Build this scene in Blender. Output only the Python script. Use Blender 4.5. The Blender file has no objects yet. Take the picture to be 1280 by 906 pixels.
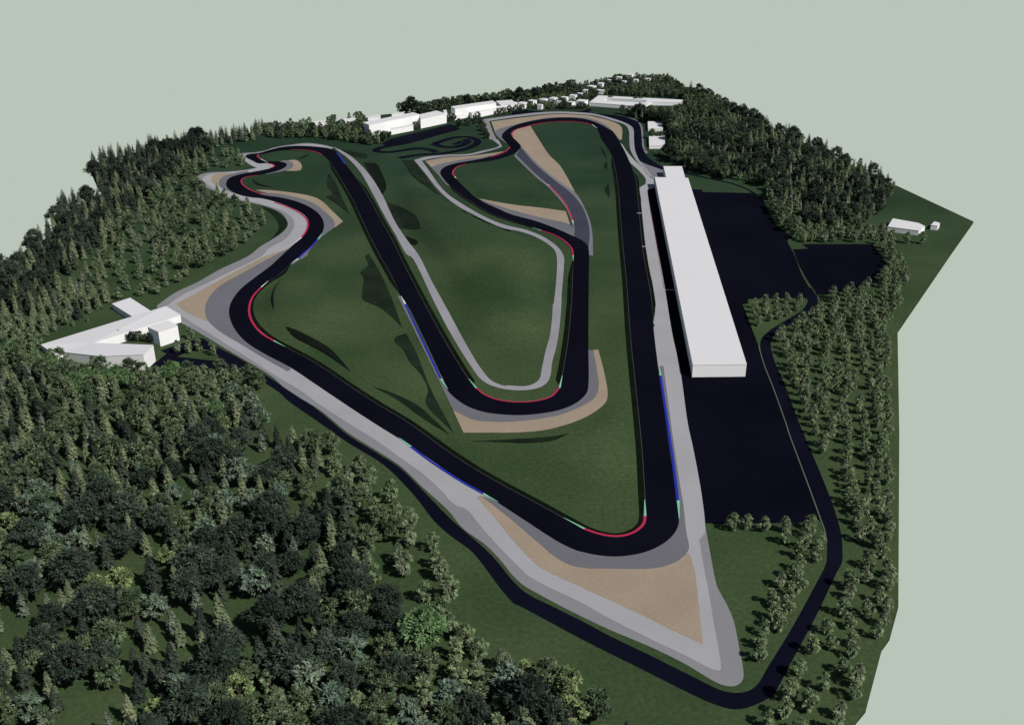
import bpy, bmesh, math, random
import numpy as np
from mathutils import Vector, Matrix, noise
from mathutils.geometry import delaunay_2d_cdt

# Plan of the circuit in metres (x to the right, y away from the viewer); a third number 1 marks a sharp corner,
# in roof outlines the third number is the roof height.
DATA = {
    'track_a': [[96.52,1185.73],[99.57,1125.23],[104.12,1063.61],[102.65,996.09],[99.18,930.69],[93.4,850.12],[87.13,762.68],[81.71,680.45],[74.77,588.97],[65.83,448.64],[63.71,422.69],[61.94,401.53],[60.59,386.7],[59.02,380.77],[55.42,375.55],[49.74,371.78],[44.41,370.99],[37.99,372.92],[32.3,376.7],[22.59,386.34],[12.01,397.12],[-1.87,410.85],[-16.52,426.16],[-32.18,444.89],[-55.01,474.92],[-73.34,495.42],[-93.25,519.29],[-107.61,537.46],[-121.92,553.99],[-140.04,572.49],[-148.89,581.54],[-157.28,592.02],[-166.28,606.49],[-173.78,624.12],[-177.76,639.93],[-179.22,656.42],[-177.56,672.17],[-174.5,684.94],[-169.64,697.81],[-165.15,725.16],[-159.98,745.93],[-155.52,780.4],[-154.54,799.66],[-157.38,821.82],[-164.72,845.07],[-175.33,864.97],[-192.42,885.7],[-209.81,898.56],[-224.77,904.86],[-236.59,914.73],[-248.44,929.88],[-257.3,948.12],[-259.59,958.83],[-257.85,969.76],[-248.94,975.31],[-238.72,982.04],[-229.66,995.18],[-226.34,1009.81],[-228.8,1020.59],[-236.38,1027.89],[-245.82,1029.12],[-256.79,1037.15],[-264.72,1049.73],[-264.12,1056.12],[-256.54,1064.54],[-248.98,1073.73],[-234.11,1079.05],[-214.1,1074.39],[-198.61,1058.05],[-188.93,1037.15],[-174.21,992.3],[-147.79,907.31],[-132.03,851.62],[-117.38,797.7],[-100.89,740.38],[-86.85,694.71],[-75.78,653.62],[-71.14,642.63],[-39.69,527.53],[-36.67,514.17],[-31.92,504.01],[-24.0,493.3],[-14.83,486.87],[-5.08,484.13],[5.41,483.45],[17.57,485.84],[27.48,490.33],[36.12,498.61],[41.8,509.51],[43.5,519.85],[46.84,569.2],[51.92,642.69],[55.93,698.76],[59.55,751.93],[59.11,766.32],[55.11,778.17],[47.37,790.73],[37.07,806.43],[18.98,828.92],[0.0,845.98],[-12.17,863.43],[-31.5,894.99],[-42.21,925.58],[-53.79,962.41],[-58.43,981.81],[-57.69,996.09],[-51.75,1012.54],[-41.55,1022.76],[-20.41,1033.17],[-2.0,1053.93],[6.73,1076.77],[9.58,1093.64],[6.12,1114.52],[-0.47,1143.5],[-0.48,1158.5],[4.71,1177.77],[18.79,1195.2],[40.38,1213.94],[63.77,1219.75],[83.04,1213.94]],
    'track_b': [[112.27,1176.2],[117.47,1118.07],[119.43,1066.88],[119.64,1001.91],[118.61,962.41],[112.98,891.17],[101.6,755.48],[98.52,705.05],[97.41,680.45],[94.63,640.74],[89.72,588.97],[79.66,448.64],[77.68,419.96],[76.21,399.0],[75.12,385.51],[74.29,380.77],[71.41,373.83],[66.94,367.63],[61.07,362.46],[54.88,359.11],[48.29,357.29],[43.14,356.86],[36.83,357.72],[31.2,359.65],[27.45,361.37],[21.69,365.97],[15.4,372.69],[4.97,384.91],[-8.8,400.89],[-13.45,406.02],[-31.1,425.74],[-51.23,450.36],[-70.56,471.96],[-89.58,494.01],[-112.37,521.2],[-130.47,542.54],[-150.8,562.57],[-164.48,578.12],[-176.03,596.78],[-186.34,621.55],[-190.81,642.63],[-190.78,667.81],[-185.31,694.71],[-179.53,718.57],[-176.15,740.39],[-172.69,763.74],[-169.44,784.19],[-168.14,803.61],[-169.94,821.82],[-174.11,836.49],[-182.03,851.62],[-195.93,869.5],[-212.54,885.7],[-225.37,895.19],[-238.67,900.0],[-253.91,912.24],[-265.24,929.88],[-271.5,950.78],[-271.69,967.01],[-265.68,978.1],[-255.92,986.58],[-246.01,995.18],[-240.19,1002.74],[-238.49,1011.0],[-241.97,1018.18],[-248.07,1021.8],[-256.17,1020.59],[-264.63,1030.96],[-273.68,1043.41],[-277.48,1052.92],[-275.06,1059.34],[-266.01,1064.54],[-258.95,1075.72],[-248.96,1089.15],[-237.27,1095.3],[-224.44,1095.98],[-207.42,1091.19],[-193.09,1082.4],[-185.42,1069.12],[-168.48,1018.78],[-150.18,964.27],[-128.15,892.8],[-111.87,834.36],[-95.76,778.51],[-85.97,740.39],[-67.55,672.17],[-50.67,611.44],[-36.36,562.57],[-24.95,526.55],[-20.24,514.12],[-15.33,507.67],[-7.71,501.3],[2.24,498.61],[13.01,499.86],[21.46,504.92],[26.94,516.05],[29.15,531.51],[33.0,562.62],[36.04,592.08],[40.42,642.69],[41.34,654.47],[46.33,731.21],[47.35,741.44],[46.51,762.68],[40.87,781.18],[31.72,794.61],[23.4,803.25],[15.78,810.24],[0.91,826.63],[-17.14,847.93],[-33.69,879.43],[-48.47,910.55],[-59.81,941.05],[-68.01,970.64],[-70.54,987.48],[-67.89,1004.84],[-59.61,1018.53],[-46.37,1028.86],[-29.84,1041.26],[-14.6,1060.37],[-5.23,1076.77],[-2.06,1090.23],[-7.04,1114.52],[-11.38,1139.8],[-9.02,1162.31],[-0.49,1189.6],[15.5,1213.94],[37.34,1232.37],[64.81,1241.77],[87.79,1232.37]],
    'sheets': [["runoff_rim",2,"grey_dark",[[-239.83,639.93,1],[-234.07,664.93],[-225.38,682.53],[-215.47,710.46],[-201.4,740.39],[-197.81,760.12],[-192.35,778.51],[-187.47,795.74],[-186.55,815.67],[-191.54,834.36],[-202.38,856.03],[-217.54,871.78],[-234.79,883.35],[-253.79,895.19],[-275.16,919.73],[-302.66,953.45,1],[-304.43,975.31],[-298.39,985.44],[-278.76,989.43],[-262.77,996.91],[-254.19,1005.09,1],[-269.33,1024.84],[-286.39,1047.83,1],[-283.85,1063.23],[-271.49,1067.8],[-263.3,1073.73],[-255.41,1089.15],[-241.6,1100.81],[-223.72,1109.88],[-204.18,1100.81],[-190.95,1089.15,1],[-194.67,1072.41,1],[-222.56,1085.77],[-252.58,1075.72],[-271.22,1052.92],[-248.62,1027.89],[-233.89,1015.78],[-240.31,989.43],[-260.62,975.31],[-264.25,942.84],[-240.95,909.77],[-214.03,892.8],[-187.15,864.97],[-163.91,821.82],[-165.98,778.51],[-175.1,697.81],[-183.88,656.42],[-179.86,626.71],[-167.5,599.18],[-150.45,573.61],[-120.04,543.56,1],[-91.35,506.21],[-53.82,461.99],[-21.23,423.57],[-1.84,402.8],[18.24,378.43],[34.21,365.97],[47.0,363.77],[60.48,368.19],[67.94,374.97,1],[75.25,379.6,1],[82.5,374.97,1],[86.07,379.6,1],[85.04,364.87],[83.46,338.25],[83.68,334.99],[85.22,325.5],[86.03,315.95],[85.22,301.73],[83.79,285.69],[82.39,282.24],[79.25,279.98],[76.08,280.21],[73.16,281.87],[62.85,291.96],[50.22,301.73],[36.86,310.67],[22.11,322.11],[11.69,330.98],[4.51,337.75],[0.23,344.21],[-4.85,354.52],[-11.45,365.42],[-21.73,377.85],[-29.2,392.16],[-42.07,411.42],[-55.49,431.98],[-67.37,445.09],[-85.28,464.37],[-105.47,491.04],[-126.09,512.68],[-139.61,531.46],[-169.03,562.57],[-201.39,596.78],[-214.89,610.19],[-238.57,635.91,1]]],["runoff_apron",3,"grey_light",[[-233.33,638.58,1],[-227.59,660.65],[-215.48,685.54],[-207.23,704.09],[-191.07,740.39],[-189.99,756.53],[-181.12,782.29],[-181.33,817.71],[-186.86,836.49],[-200.23,858.25],[-218.04,874.07],[-235.66,887.11],[-254.99,900.0],[-277.16,927.32],[-297.7,958.83,1],[-297.8,969.76],[-293.94,979.79],[-278.05,986.58],[-262.23,994.6],[-253.66,1002.74,1],[-264.17,1015.78],[-280.64,1046.56,1],[-278.69,1058.05],[-269.17,1064.54],[-260.55,1075.72],[-252.05,1088.48],[-237.81,1098.05],[-222.83,1104.98],[-205.34,1098.05],[-193.04,1087.12,1],[-194.67,1072.41,1],[-222.56,1085.77],[-252.58,1075.72],[-271.22,1052.92],[-248.62,1027.89],[-233.89,1015.78],[-240.31,989.43],[-260.62,975.31],[-264.25,942.84],[-240.95,909.77],[-214.03,892.8],[-187.15,864.97],[-163.91,821.82],[-165.98,778.51],[-175.1,697.81],[-183.88,656.42],[-179.86,626.71],[-167.5,599.18],[-150.45,573.61],[-120.04,543.56,1],[-91.35,506.21],[-53.82,461.99],[-21.23,423.57],[-1.84,402.8],[18.24,378.43],[34.21,365.97],[47.0,363.77],[60.48,368.19],[67.94,374.97,1],[73.28,394.01,1],[76.2,414.56],[78.75,448.64],[81.45,520.18],[81.84,546.7],[87.62,594.01,1],[92.13,605.59,1],[91.68,609.8,1],[95.41,628.94,1],[100.5,698.76],[105.93,777.42],[114.37,877.34],[115.95,891.17],[118.37,930.69,1],[126.21,943.68,1],[128.42,962.41],[124.97,996.09],[119.89,1025.81],[118.97,1070.16],[118.31,1109.58,1],[119.76,1102.6],[121.22,1076.77],[124.16,1044.4],[130.11,1001.91],[131.91,973.41],[136.02,959.69,1],[132.37,930.69,1],[125.16,923.05,1],[121.85,881.99],[115.27,784.98],[108.68,686.46],[101.3,589.21],[98.82,541.23],[92.88,472.98],[91.67,448.64],[88.81,406.66],[86.14,380.77],[84.82,373.83,1],[81.56,369.31,1],[79.75,339.83],[79.79,338.9],[78.23,316.39],[76.31,289.58],[75.6,287.78,1],[73.25,288.41],[63.52,296.38],[53.35,304.25],[37.43,317.28],[28.26,325.8],[13.68,337.26],[7.04,343.21],[5.82,344.83],[-1.68,357.29],[-11.67,374.97],[-21.37,393.39],[-25.27,395.87],[-29.73,401.53],[-31.03,404.9],[-43.02,423.57],[-54.57,437.73],[-68.54,454.95],[-86.81,474.92],[-106.53,497.2],[-118.62,512.25],[-134.85,529.49],[-158.31,555.69],[-190.3,591.08],[-218.21,621.55,1]]],["service_lane",3,"lane_grey",[[-192.14,1092.56,1],[-173.22,1062.58],[-155.08,1021.8],[-136.41,969.76],[-117.1,902.43],[-98.27,825.97],[-83.77,778.51],[-71.05,740.38],[-58.15,688.58],[-43.05,631.94],[-27.69,573.61],[-17.53,539.48],[-11.11,524.61],[-4.18,518.84],[-1.96,519.27],[6.57,518.32],[11.73,520.8],[15.75,527.58],[17.36,539.53],[20.31,564.8],[23.88,589.73],[26.35,619.06],[27.8,642.69],[27.92,640.74],[31.86,689.5],[34.11,738.0],[32.7,755.48],[23.94,777.42],[14.59,791.89],[4.91,801.27],[-6.54,808.23],[-19.25,824.55],[-33.92,847.93],[-48.01,872.51],[-60.26,900.77],[-70.43,930.69],[-83.91,978.99],[-100.5,1035.03,1],[-87.72,1049.46],[-66.33,1057.14],[-46.06,1060.37],[-30.72,1075.44],[-18.14,1086.84],[-13.12,1098.45,1],[-22.06,1126.67,1],[-15.42,1126.67,1],[-10.48,1093.64,1],[-16.49,1083.46],[-30.5,1066.88],[-45.81,1053.93],[-64.41,1050.74],[-82.46,1041.26],[-92.25,1031.94,1],[-79.93,984.63],[-68.13,938.44],[-57.95,908.09],[-45.79,881.75],[-31.55,854.51],[-16.84,830.81],[-5.35,817.13],[8.31,807.43],[7.43,808.43],[18.34,796.56],[28.79,779.3],[36.35,759.07],[39.49,738.0],[38.42,714.67],[34.11,654.47],[33.5,642.69],[30.65,604.1],[27.51,573.66],[23.89,549.83],[22.19,531.51],[19.46,521.76],[14.19,515.67],[7.37,513.23],[-2.79,514.17],[-11.34,518.89],[-17.52,526.6],[-25.23,547.75],[-39.38,594.45],[-52.21,642.69],[-77.93,740.39],[-79.08,740.38],[-94.94,793.8],[-109.02,842.91],[-127.85,912.24],[-148.84,986.58],[-168.41,1040.27],[-186.81,1079.05,1]]],["service_lane",2,"grey_dark",[[-35.48,1226.45,1],[-29.88,1177.77],[-24.55,1126.67,1],[-17.08,1126.67,1],[-22.48,1169.99],[-27.38,1224.77,1]]],["service_lane",3,"lane_grey",[[-35.59,1230.67,1],[-9.62,1247.83],[29.11,1269.89],[57.18,1277.1],[93.8,1268.1],[103.04,1260.98],[119.52,1239.19],[134.66,1209.82],[139.6,1189.6],[139.65,1173.87],[135.53,1132.47],[130.79,1076.77],[130.51,1031.94],[132.17,1019.74,1],[136.7,965.14,1],[131.91,973.41],[130.11,1001.91],[127.44,1031.94],[126.01,1076.77],[129.02,1118.07],[133.73,1169.99],[132.08,1201.66],[118.4,1226.45],[102.25,1250.44],[93.02,1256.57],[56.71,1265.42],[28.83,1256.57],[-9.53,1234.92],[-27.67,1221.42,1]]],["pit_forecourt",2,"grey_mid2",[[130.93,1028.86,1],[132.87,1025.81],[149.75,997.83,1],[145.45,962.41,1],[135.64,962.41,1],[130.11,1001.91,1]]],["gravel_trap",4,"gravel",[[-16.39,403.06,1],[-14.81,404.34,1],[-1.79,389.12],[11.39,370.43],[18.83,359.43],[33.23,352.02],[55.21,350.98],[71.99,357.82,1],[75.11,359.43,1],[75.74,357.29],[76.0,350.98],[76.19,348.97],[74.04,324.57],[71.84,302.06,1],[59.98,311.1],[50.14,319.38],[31.77,333.38],[24.78,338.84],[13.37,347.88],[7.86,355.17],[0.24,369.31],[-8.58,387.91,1]]],["gravel_trap",4,"gravel",[[21.42,1195.2,1],[29.49,1128.84],[38.78,1057.14],[47.94,1013.73],[53.25,967.88],[57.93,916.51,1],[42.02,958.61],[26.0,1012.54],[10.06,1093.64],[1.21,1136.13],[0.38,1154.72],[4.7,1176.2,1]]],["gravel_trap",4,"gravel",[[-30.15,894.99,1],[0.96,876.18],[27.23,865.68],[46.52,856.73,1],[48.5,819.18,1],[26.33,832.92],[0.94,856.73],[-17.66,877.11,1]]],["gravel_trap",4,"gravel",[[-88.62,1030.71,1],[-68.79,1045.66],[-45.69,1050.74],[-27.18,1060.37],[-8.38,1071.47,1],[-8.33,1063.61,1],[-45.08,1035.03],[-67.27,1019.74],[-79.76,1003.08,1]]],["gravel_trap",4,"gravel",[[-24.57,1218.08,1],[-9.48,1228.13],[28.7,1250.44],[56.52,1260.98],[92.73,1252.18],[101.73,1243.5],[114.82,1226.45],[124.53,1205.73],[127.15,1187.22],[121.47,1125.23,1],[118.65,1125.23,1],[113.27,1177.77],[99.84,1218.08],[72.21,1234.92],[37.17,1226.45],[1.26,1193.6],[-19.27,1162.31,1]]],["gravel_trap",4,"gravel",[[-237.61,922.25,1],[-231.69,923.76],[-220.03,921.24],[-200.53,913.73],[-185.15,904.86],[-173.52,892.8],[-155.53,856.03],[-142.04,826.8,1],[-146.42,810.41,1],[-155.9,834.36],[-175.62,874.07],[-201.48,897.59,1]]],["gravel_trap",4,"gravel",[[-231.25,1032.81,1],[-222.5,1035.29],[-213.26,1018.78],[-209.39,998.07],[-211.28,992.3],[-223.02,991.72,1],[-223.63,1009.81,1]]],["gravel_trap",4,"gravel",[[-288.35,961.54],[-290.41,977.54],[-277.05,982.61],[-272.23,980.91,1],[-276.85,958.83],[-272.16,935.03,1],[-284.07,948.12]]],["gravel_trap",4,"gravel",[[-227.65,642.63,1],[-219.66,662.07],[-209.81,688.58],[-196.69,720.21],[-187.63,740.39],[-174.65,755.81,1],[-178.46,745.93],[-194.74,697.81],[-203.83,673.63],[-206.23,650.84],[-202.49,629.31],[-194.09,608.95,1],[-217.34,628.79]]],["gravel_trap",4,"gravel",[[-31.98,489.28,1],[-25.21,464.35,1],[-10.38,464.35],[2.12,464.51],[16.24,466.92],[26.65,471.78],[37.41,479.57],[46.16,489.28],[51.89,499.5],[53.49,508.59],[53.85,533.5],[52.83,568.1,1],[49.29,567.44,1],[48.47,537.51],[46.47,516.05],[39.84,498.61],[25.79,488.94],[13.48,484.13],[-1.04,482.43],[-14.75,483.45],[-23.73,486.35,1]]],["runoff_strip",5,"grey_mid",[[-14.82,404.6,1],[-1.78,386.7],[11.31,367.08],[18.71,356.23],[25.4,350.46],[32.83,348.6],[36.13,348.6],[58.07,348.6],[64.59,350.46],[70.16,354.11],[74.88,359.97],[76.31,363.77],[76.87,374.97],[78.81,396.49],[79.97,415.9],[82.17,448.64],[89.53,544.78,1],[87.28,544.78,1],[75.71,448.64],[71.91,394.01],[65.29,374.97],[53.59,364.87],[37.29,363.77],[18.12,374.97,1],[-1.82,396.49,1]]],["runoff_strip",5,"grey_mid",[[-30.11,893.56,1],[-17.7,879.43],[0.94,858.95],[26.43,836.31],[47.87,819.18],[50.7,786.7,1],[37.55,796.36],[13.5,824.55],[-12.11,858.95,1]]],["runoff_strip",5,"grey_mid",[[-80.63,1004.84,1],[-74.67,1016.73],[-64.57,1025.81],[-45.27,1040.01],[-26.89,1047.56],[-14.56,1057.14,1],[-29.68,1035.03],[-51.94,1016.73],[-63.64,996.09],[-61.01,962.41],[-55.02,930.69,1],[-61.93,941.05,1],[-72.01,976.19]]],["runoff_strip",5,"grey_mid",[[-20.13,1162.31,1],[-16.03,1176.2],[-2.24,1195.2],[19.14,1219.75],[46.67,1241.77],[88.23,1239.19],[100.34,1224.77],[109.18,1201.66],[113.61,1181.69],[111.6,1168.45,1],[104.07,1181.69],[80.48,1222.25],[46.14,1226.45],[10.01,1193.6],[-5.6,1162.31],[-7.18,1139.8],[-0.46,1103.99],[-6.18,1107.48,1],[-15.53,1136.13,1]]],["runoff_strip",5,"grey_mid",[[-233.49,913.23,1],[-218.13,912.24],[-196.51,900.0],[-178.6,883.35],[-163.7,858.25],[-152.08,834.36],[-147.88,819.76],[-146.91,809.6,1],[-152.87,786.09],[-157.15,749.43],[-156.64,740.39],[-160.9,729.51,1],[-164.18,720.21,1],[-171.12,726.83,1],[-164.27,756.53],[-159.59,789.93],[-162.65,821.82],[-177.65,856.03],[-198.66,883.35],[-220.47,897.59,1]]],["runoff_strip",5,"grey_mid",[[-240.33,1024.84,1],[-231.49,1034.05],[-222.19,1021.8],[-219.47,1003.91],[-223.37,993.45],[-233.2,983.74],[-240.67,977.54,1],[-240.31,989.43,1],[-232.67,1009.81,1]]],["runoff_strip",5,"grey_mid",[[-261.69,992.3,1],[-271.45,983.74],[-279.64,969.76],[-278.09,948.12],[-270.84,929.88],[-255.29,912.24,1],[-248.41,912.24,1],[-262.84,942.84],[-266.68,964.27],[-256.74,983.74,1]]],["runoff_strip",5,"grey_mid",[[-174.79,756.53,1],[-181.89,740.39],[-197.67,700.94],[-206.71,676.58],[-208.28,650.84],[-205.2,631.94],[-198.35,613.94],[-188.62,599.18],[-167.66,575.86],[-149.38,556.11],[-131.23,537.46,1],[-129.63,540.49,1],[-146.71,564.75],[-164.75,587.33],[-178.39,616.46],[-183.4,637.25],[-183.42,667.81],[-175.77,700.94],[-171.56,740.39,1],[-170.46,758.32,1]]],["runoff_strip",5,"grey_mid",[[-79.3,657.82,1],[-76.11,656.98,1],[-67.44,624.12],[-39.69,527.53],[-32.15,508.59],[-19.11,494.18],[-2.67,488.07],[17.68,489.81],[35.55,503.1],[40.53,516.05],[45.59,567.0,1],[49.72,567.0,1],[49.79,537.51],[49.02,516.05],[45.53,503.1],[38.32,494.18],[25.58,483.79],[13.37,479.06],[-1.03,476.23],[-10.59,476.23],[-20.22,478.39],[-31.98,489.28,1],[-47.22,543.61,1]]],["link_border",5,"grey_mid2",[[2.22,1050.74,1],[22.83,969.53],[34.59,929.66],[43.34,888.8],[47.5,863.43],[50.03,824.55],[50.77,792.47,1],[58.55,780.99,1],[59.14,740.75,1],[62.01,740.75,1],[65.12,792.66],[65.78,824.55],[63.15,872.51],[57.88,915.51],[42.16,962.41],[26.16,1019.74],[10.07,1095.01,1]]],["link_road",6,"asphalt_link",[[4.58,1055.21,1],[24.4,974.52],[36.43,934.29],[46.14,891.17],[50.48,850.12],[51.6,816.32],[50.8,788.61],[51.11,778.75,1],[59.49,755.34,1],[63.21,796.36],[63.82,832.92],[60.79,877.11],[53.46,915.51],[41.17,955.37],[25.23,1011.94],[9.23,1090.23,1]]],["perimeter_road",3,"asphalt_road",[[209.17,649.97],[203.77,633.74],[195.66,622.02],[178.78,605.71],[168.48,594.83],[162.44,583.12],[159.12,570.66],[156.29,542.91],[155.46,521.11],[152.28,478.16],[148.9,414.1],[146.97,389.91],[144.22,371.17],[141.33,360.14],[139.13,353.12],[134.24,344.9],[118.76,318.2],[100.71,289.1],[92.55,275.94],[90.84,274.43],[83.55,270.15],[77.0,268.71],[69.87,271.56],[63.58,275.94],[46.71,289.1],[27.24,304.28],[3.17,324.28],[0.82,325.8,1],[-4.03,334.34],[-13.73,354.52],[-17.8,361.59],[-28.16,373.83],[-35.22,384.47],[-45.76,404.9],[-62.87,431.98],[-83.8,454.18],[-102.99,476.57],[-123.73,500.77],[-131.1,511.32],[-153.12,533.45],[-163.97,538.47,1],[-197.08,531.59,1],[-209.05,540.14,1],[-213.41,544.59,1],[-209.58,562.57,1],[-214.59,566.94,1],[-201.48,580.4],[-194.33,585.0],[-187.78,578.12],[-162.41,553.99],[-124.35,511.32],[-105.17,489.3],[-84.93,461.99],[-67.11,442.86],[-55.28,429.85],[-43.49,411.42],[-27.13,384.47],[-19.57,373.83],[-12.04,363.22],[-6.75,354.52],[0.23,340.71],[6.27,331.94],[16.26,323.95],[27.57,314.91],[36.57,307.22],[52.22,295.16],[66.95,283.39],[74.55,277.74],[79.65,276.63],[84.13,277.74],[88.06,281.11],[93.03,288.8],[107.63,311.13],[124.16,338.25],[131.99,351.73],[135.76,363.1],[137.66,371.17],[138.26,375.73],[139.16,386.29],[140.72,410.13],[144.31,465.21],[145.08,474.83],[148.61,521.11],[149.67,544.97],[152.66,570.66],[155.87,583.12],[161.53,593.64],[176.27,611.4],[192.7,629.79],[200.54,644.48],[202.91,655.53,1],[205.8,672.71,1],[211.09,672.71,1]]],["paddock_yard",2,"asphalt_yard",[[126.23,928.18,1],[132.91,930.91],[167.65,925.77,1],[175.84,924.76,1],[175.87,916.7,1],[217.99,913.21,1],[224.93,900.95],[224.02,872.68],[220.49,828.87],[221.74,802.41],[227.27,787.61,1],[219.93,777.37],[217.49,755.44,1],[216.02,737.96],[211.09,698.72],[209.68,668.66],[210.81,657.24,1],[205.21,639.07,1],[201.36,655.53,1],[200.28,651.35,1],[161.67,651.35,1],[159.96,643.12,1],[156.12,641.77,1],[152.87,586.59],[151.77,572.9,1],[150.56,544.97],[150.32,521.11],[147.46,474.83],[146.65,465.21],[142.86,397.31],[139.1,383.09,1],[112.65,381.83],[86.01,381.83,1],[86.34,394.01],[90.91,448.64],[91.83,472.98],[97.64,541.23],[102.12,606.9],[107.61,686.46],[114.07,784.98],[120.91,881.99,1]]],["car_park",2,"asphalt_yard",[[218.66,755.44,1],[230.8,757.23,1],[228.92,768.1,1],[284.59,768.1,1],[280.91,720.66,1],[262.28,695.16,1],[264.02,684.98,1],[232.35,667.29],[224.56,659.67,1],[210.7,659.67,1],[211.68,664.33],[212.17,689.46],[214.0,717.88,1]]],["access_lane",2,"asphalt_road",[[166.76,997.84,1],[182.58,973.62],[209.35,946.51],[219.45,926.79],[225.47,903.38,1],[220.21,910.74],[218.49,922.22],[208.53,942.3],[180.58,970.29],[164.93,985.59,1]]],["entry_road",2,"asphalt_road",[[-35.66,1233.22,1],[-9.64,1250.44],[29.17,1272.59],[57.29,1279.83],[93.98,1270.79],[103.3,1264.53],[128.14,1253.93],[147.11,1226.45],[149.69,1201.66],[143.54,1125.23],[140.32,1090.23],[141.23,1044.4],[151.74,1004.84,1],[149.51,994.94,1],[131.69,1028.86],[131.15,1080.11],[138.07,1162.31],[138.7,1197.62],[119.3,1236.63,1],[102.77,1257.45],[93.44,1262.75],[56.96,1271.69],[29.0,1264.53],[-9.58,1241.77],[-35.44,1224.77,1]]],["entry_road",1,"grey_mid2",[[126.31,1253.93,1],[147.66,1231.52],[151.8,1201.66],[145.37,1125.23],[142.58,1090.23],[143.32,1066.88,1],[140.24,1062.31,1],[139.68,1090.23],[149.69,1201.66,1],[139.93,1226.45,1]]],["entry_road",2,"asphalt_road",[[0.0,1275.71,1],[10.26,1280.24],[14.01,1282.52],[10.4,1298.69,1],[16.07,1298.69],[18.75,1287.1],[27.98,1280.24],[44.77,1280.24],[81.15,1280.24],[88.76,1282.52],[94.25,1294.96,1],[99.84,1294.03,1],[96.69,1275.71],[92.68,1271.2],[65.04,1274.8],[27.85,1273.45],[0.0,1249.09,1]]],["kart_straight",2,"asphalt_road",[[-134.29,1130.18,1],[-72.89,1204.46,1],[-60.03,1180.48,1],[-95.63,1132.61],[-129.08,1101.82],[-136.06,1096.31,1],[-141.54,1106.46,1]]]],
    'kart': [[[-61.92,1181.53],[-89.82,1144.86],[-117.77,1108.33],[-133.8,1095.39],[-142.22,1086.32],[-144.57,1077.38],[-140.34,1070.32],[-128.39,1069.27],[-116.41,1076.31],[-102.66,1084.52],[-89.56,1080.94],[-79.35,1068.57]],[[-84.49,1106.46],[-74.18,1123.45],[-62.49,1136.99],[-50.07,1138.95],[-40.81,1129.22],[-37.68,1113.95],[-41.5,1097.22],[-51.18,1080.94],[-62.56,1070.32],[-77.21,1061.62],[-93.72,1058.17],[-106.49,1051.34],[-116.47,1042.9]],[[-86.23,1106.46],[-74.99,1093.57],[-63.63,1090.66],[-54.55,1099.06],[-49.08,1113.95],[-50.57,1129.22]],[[-64.26,1102.75],[-59.32,1108.33],[-55.46,1119.63]]],
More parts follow.
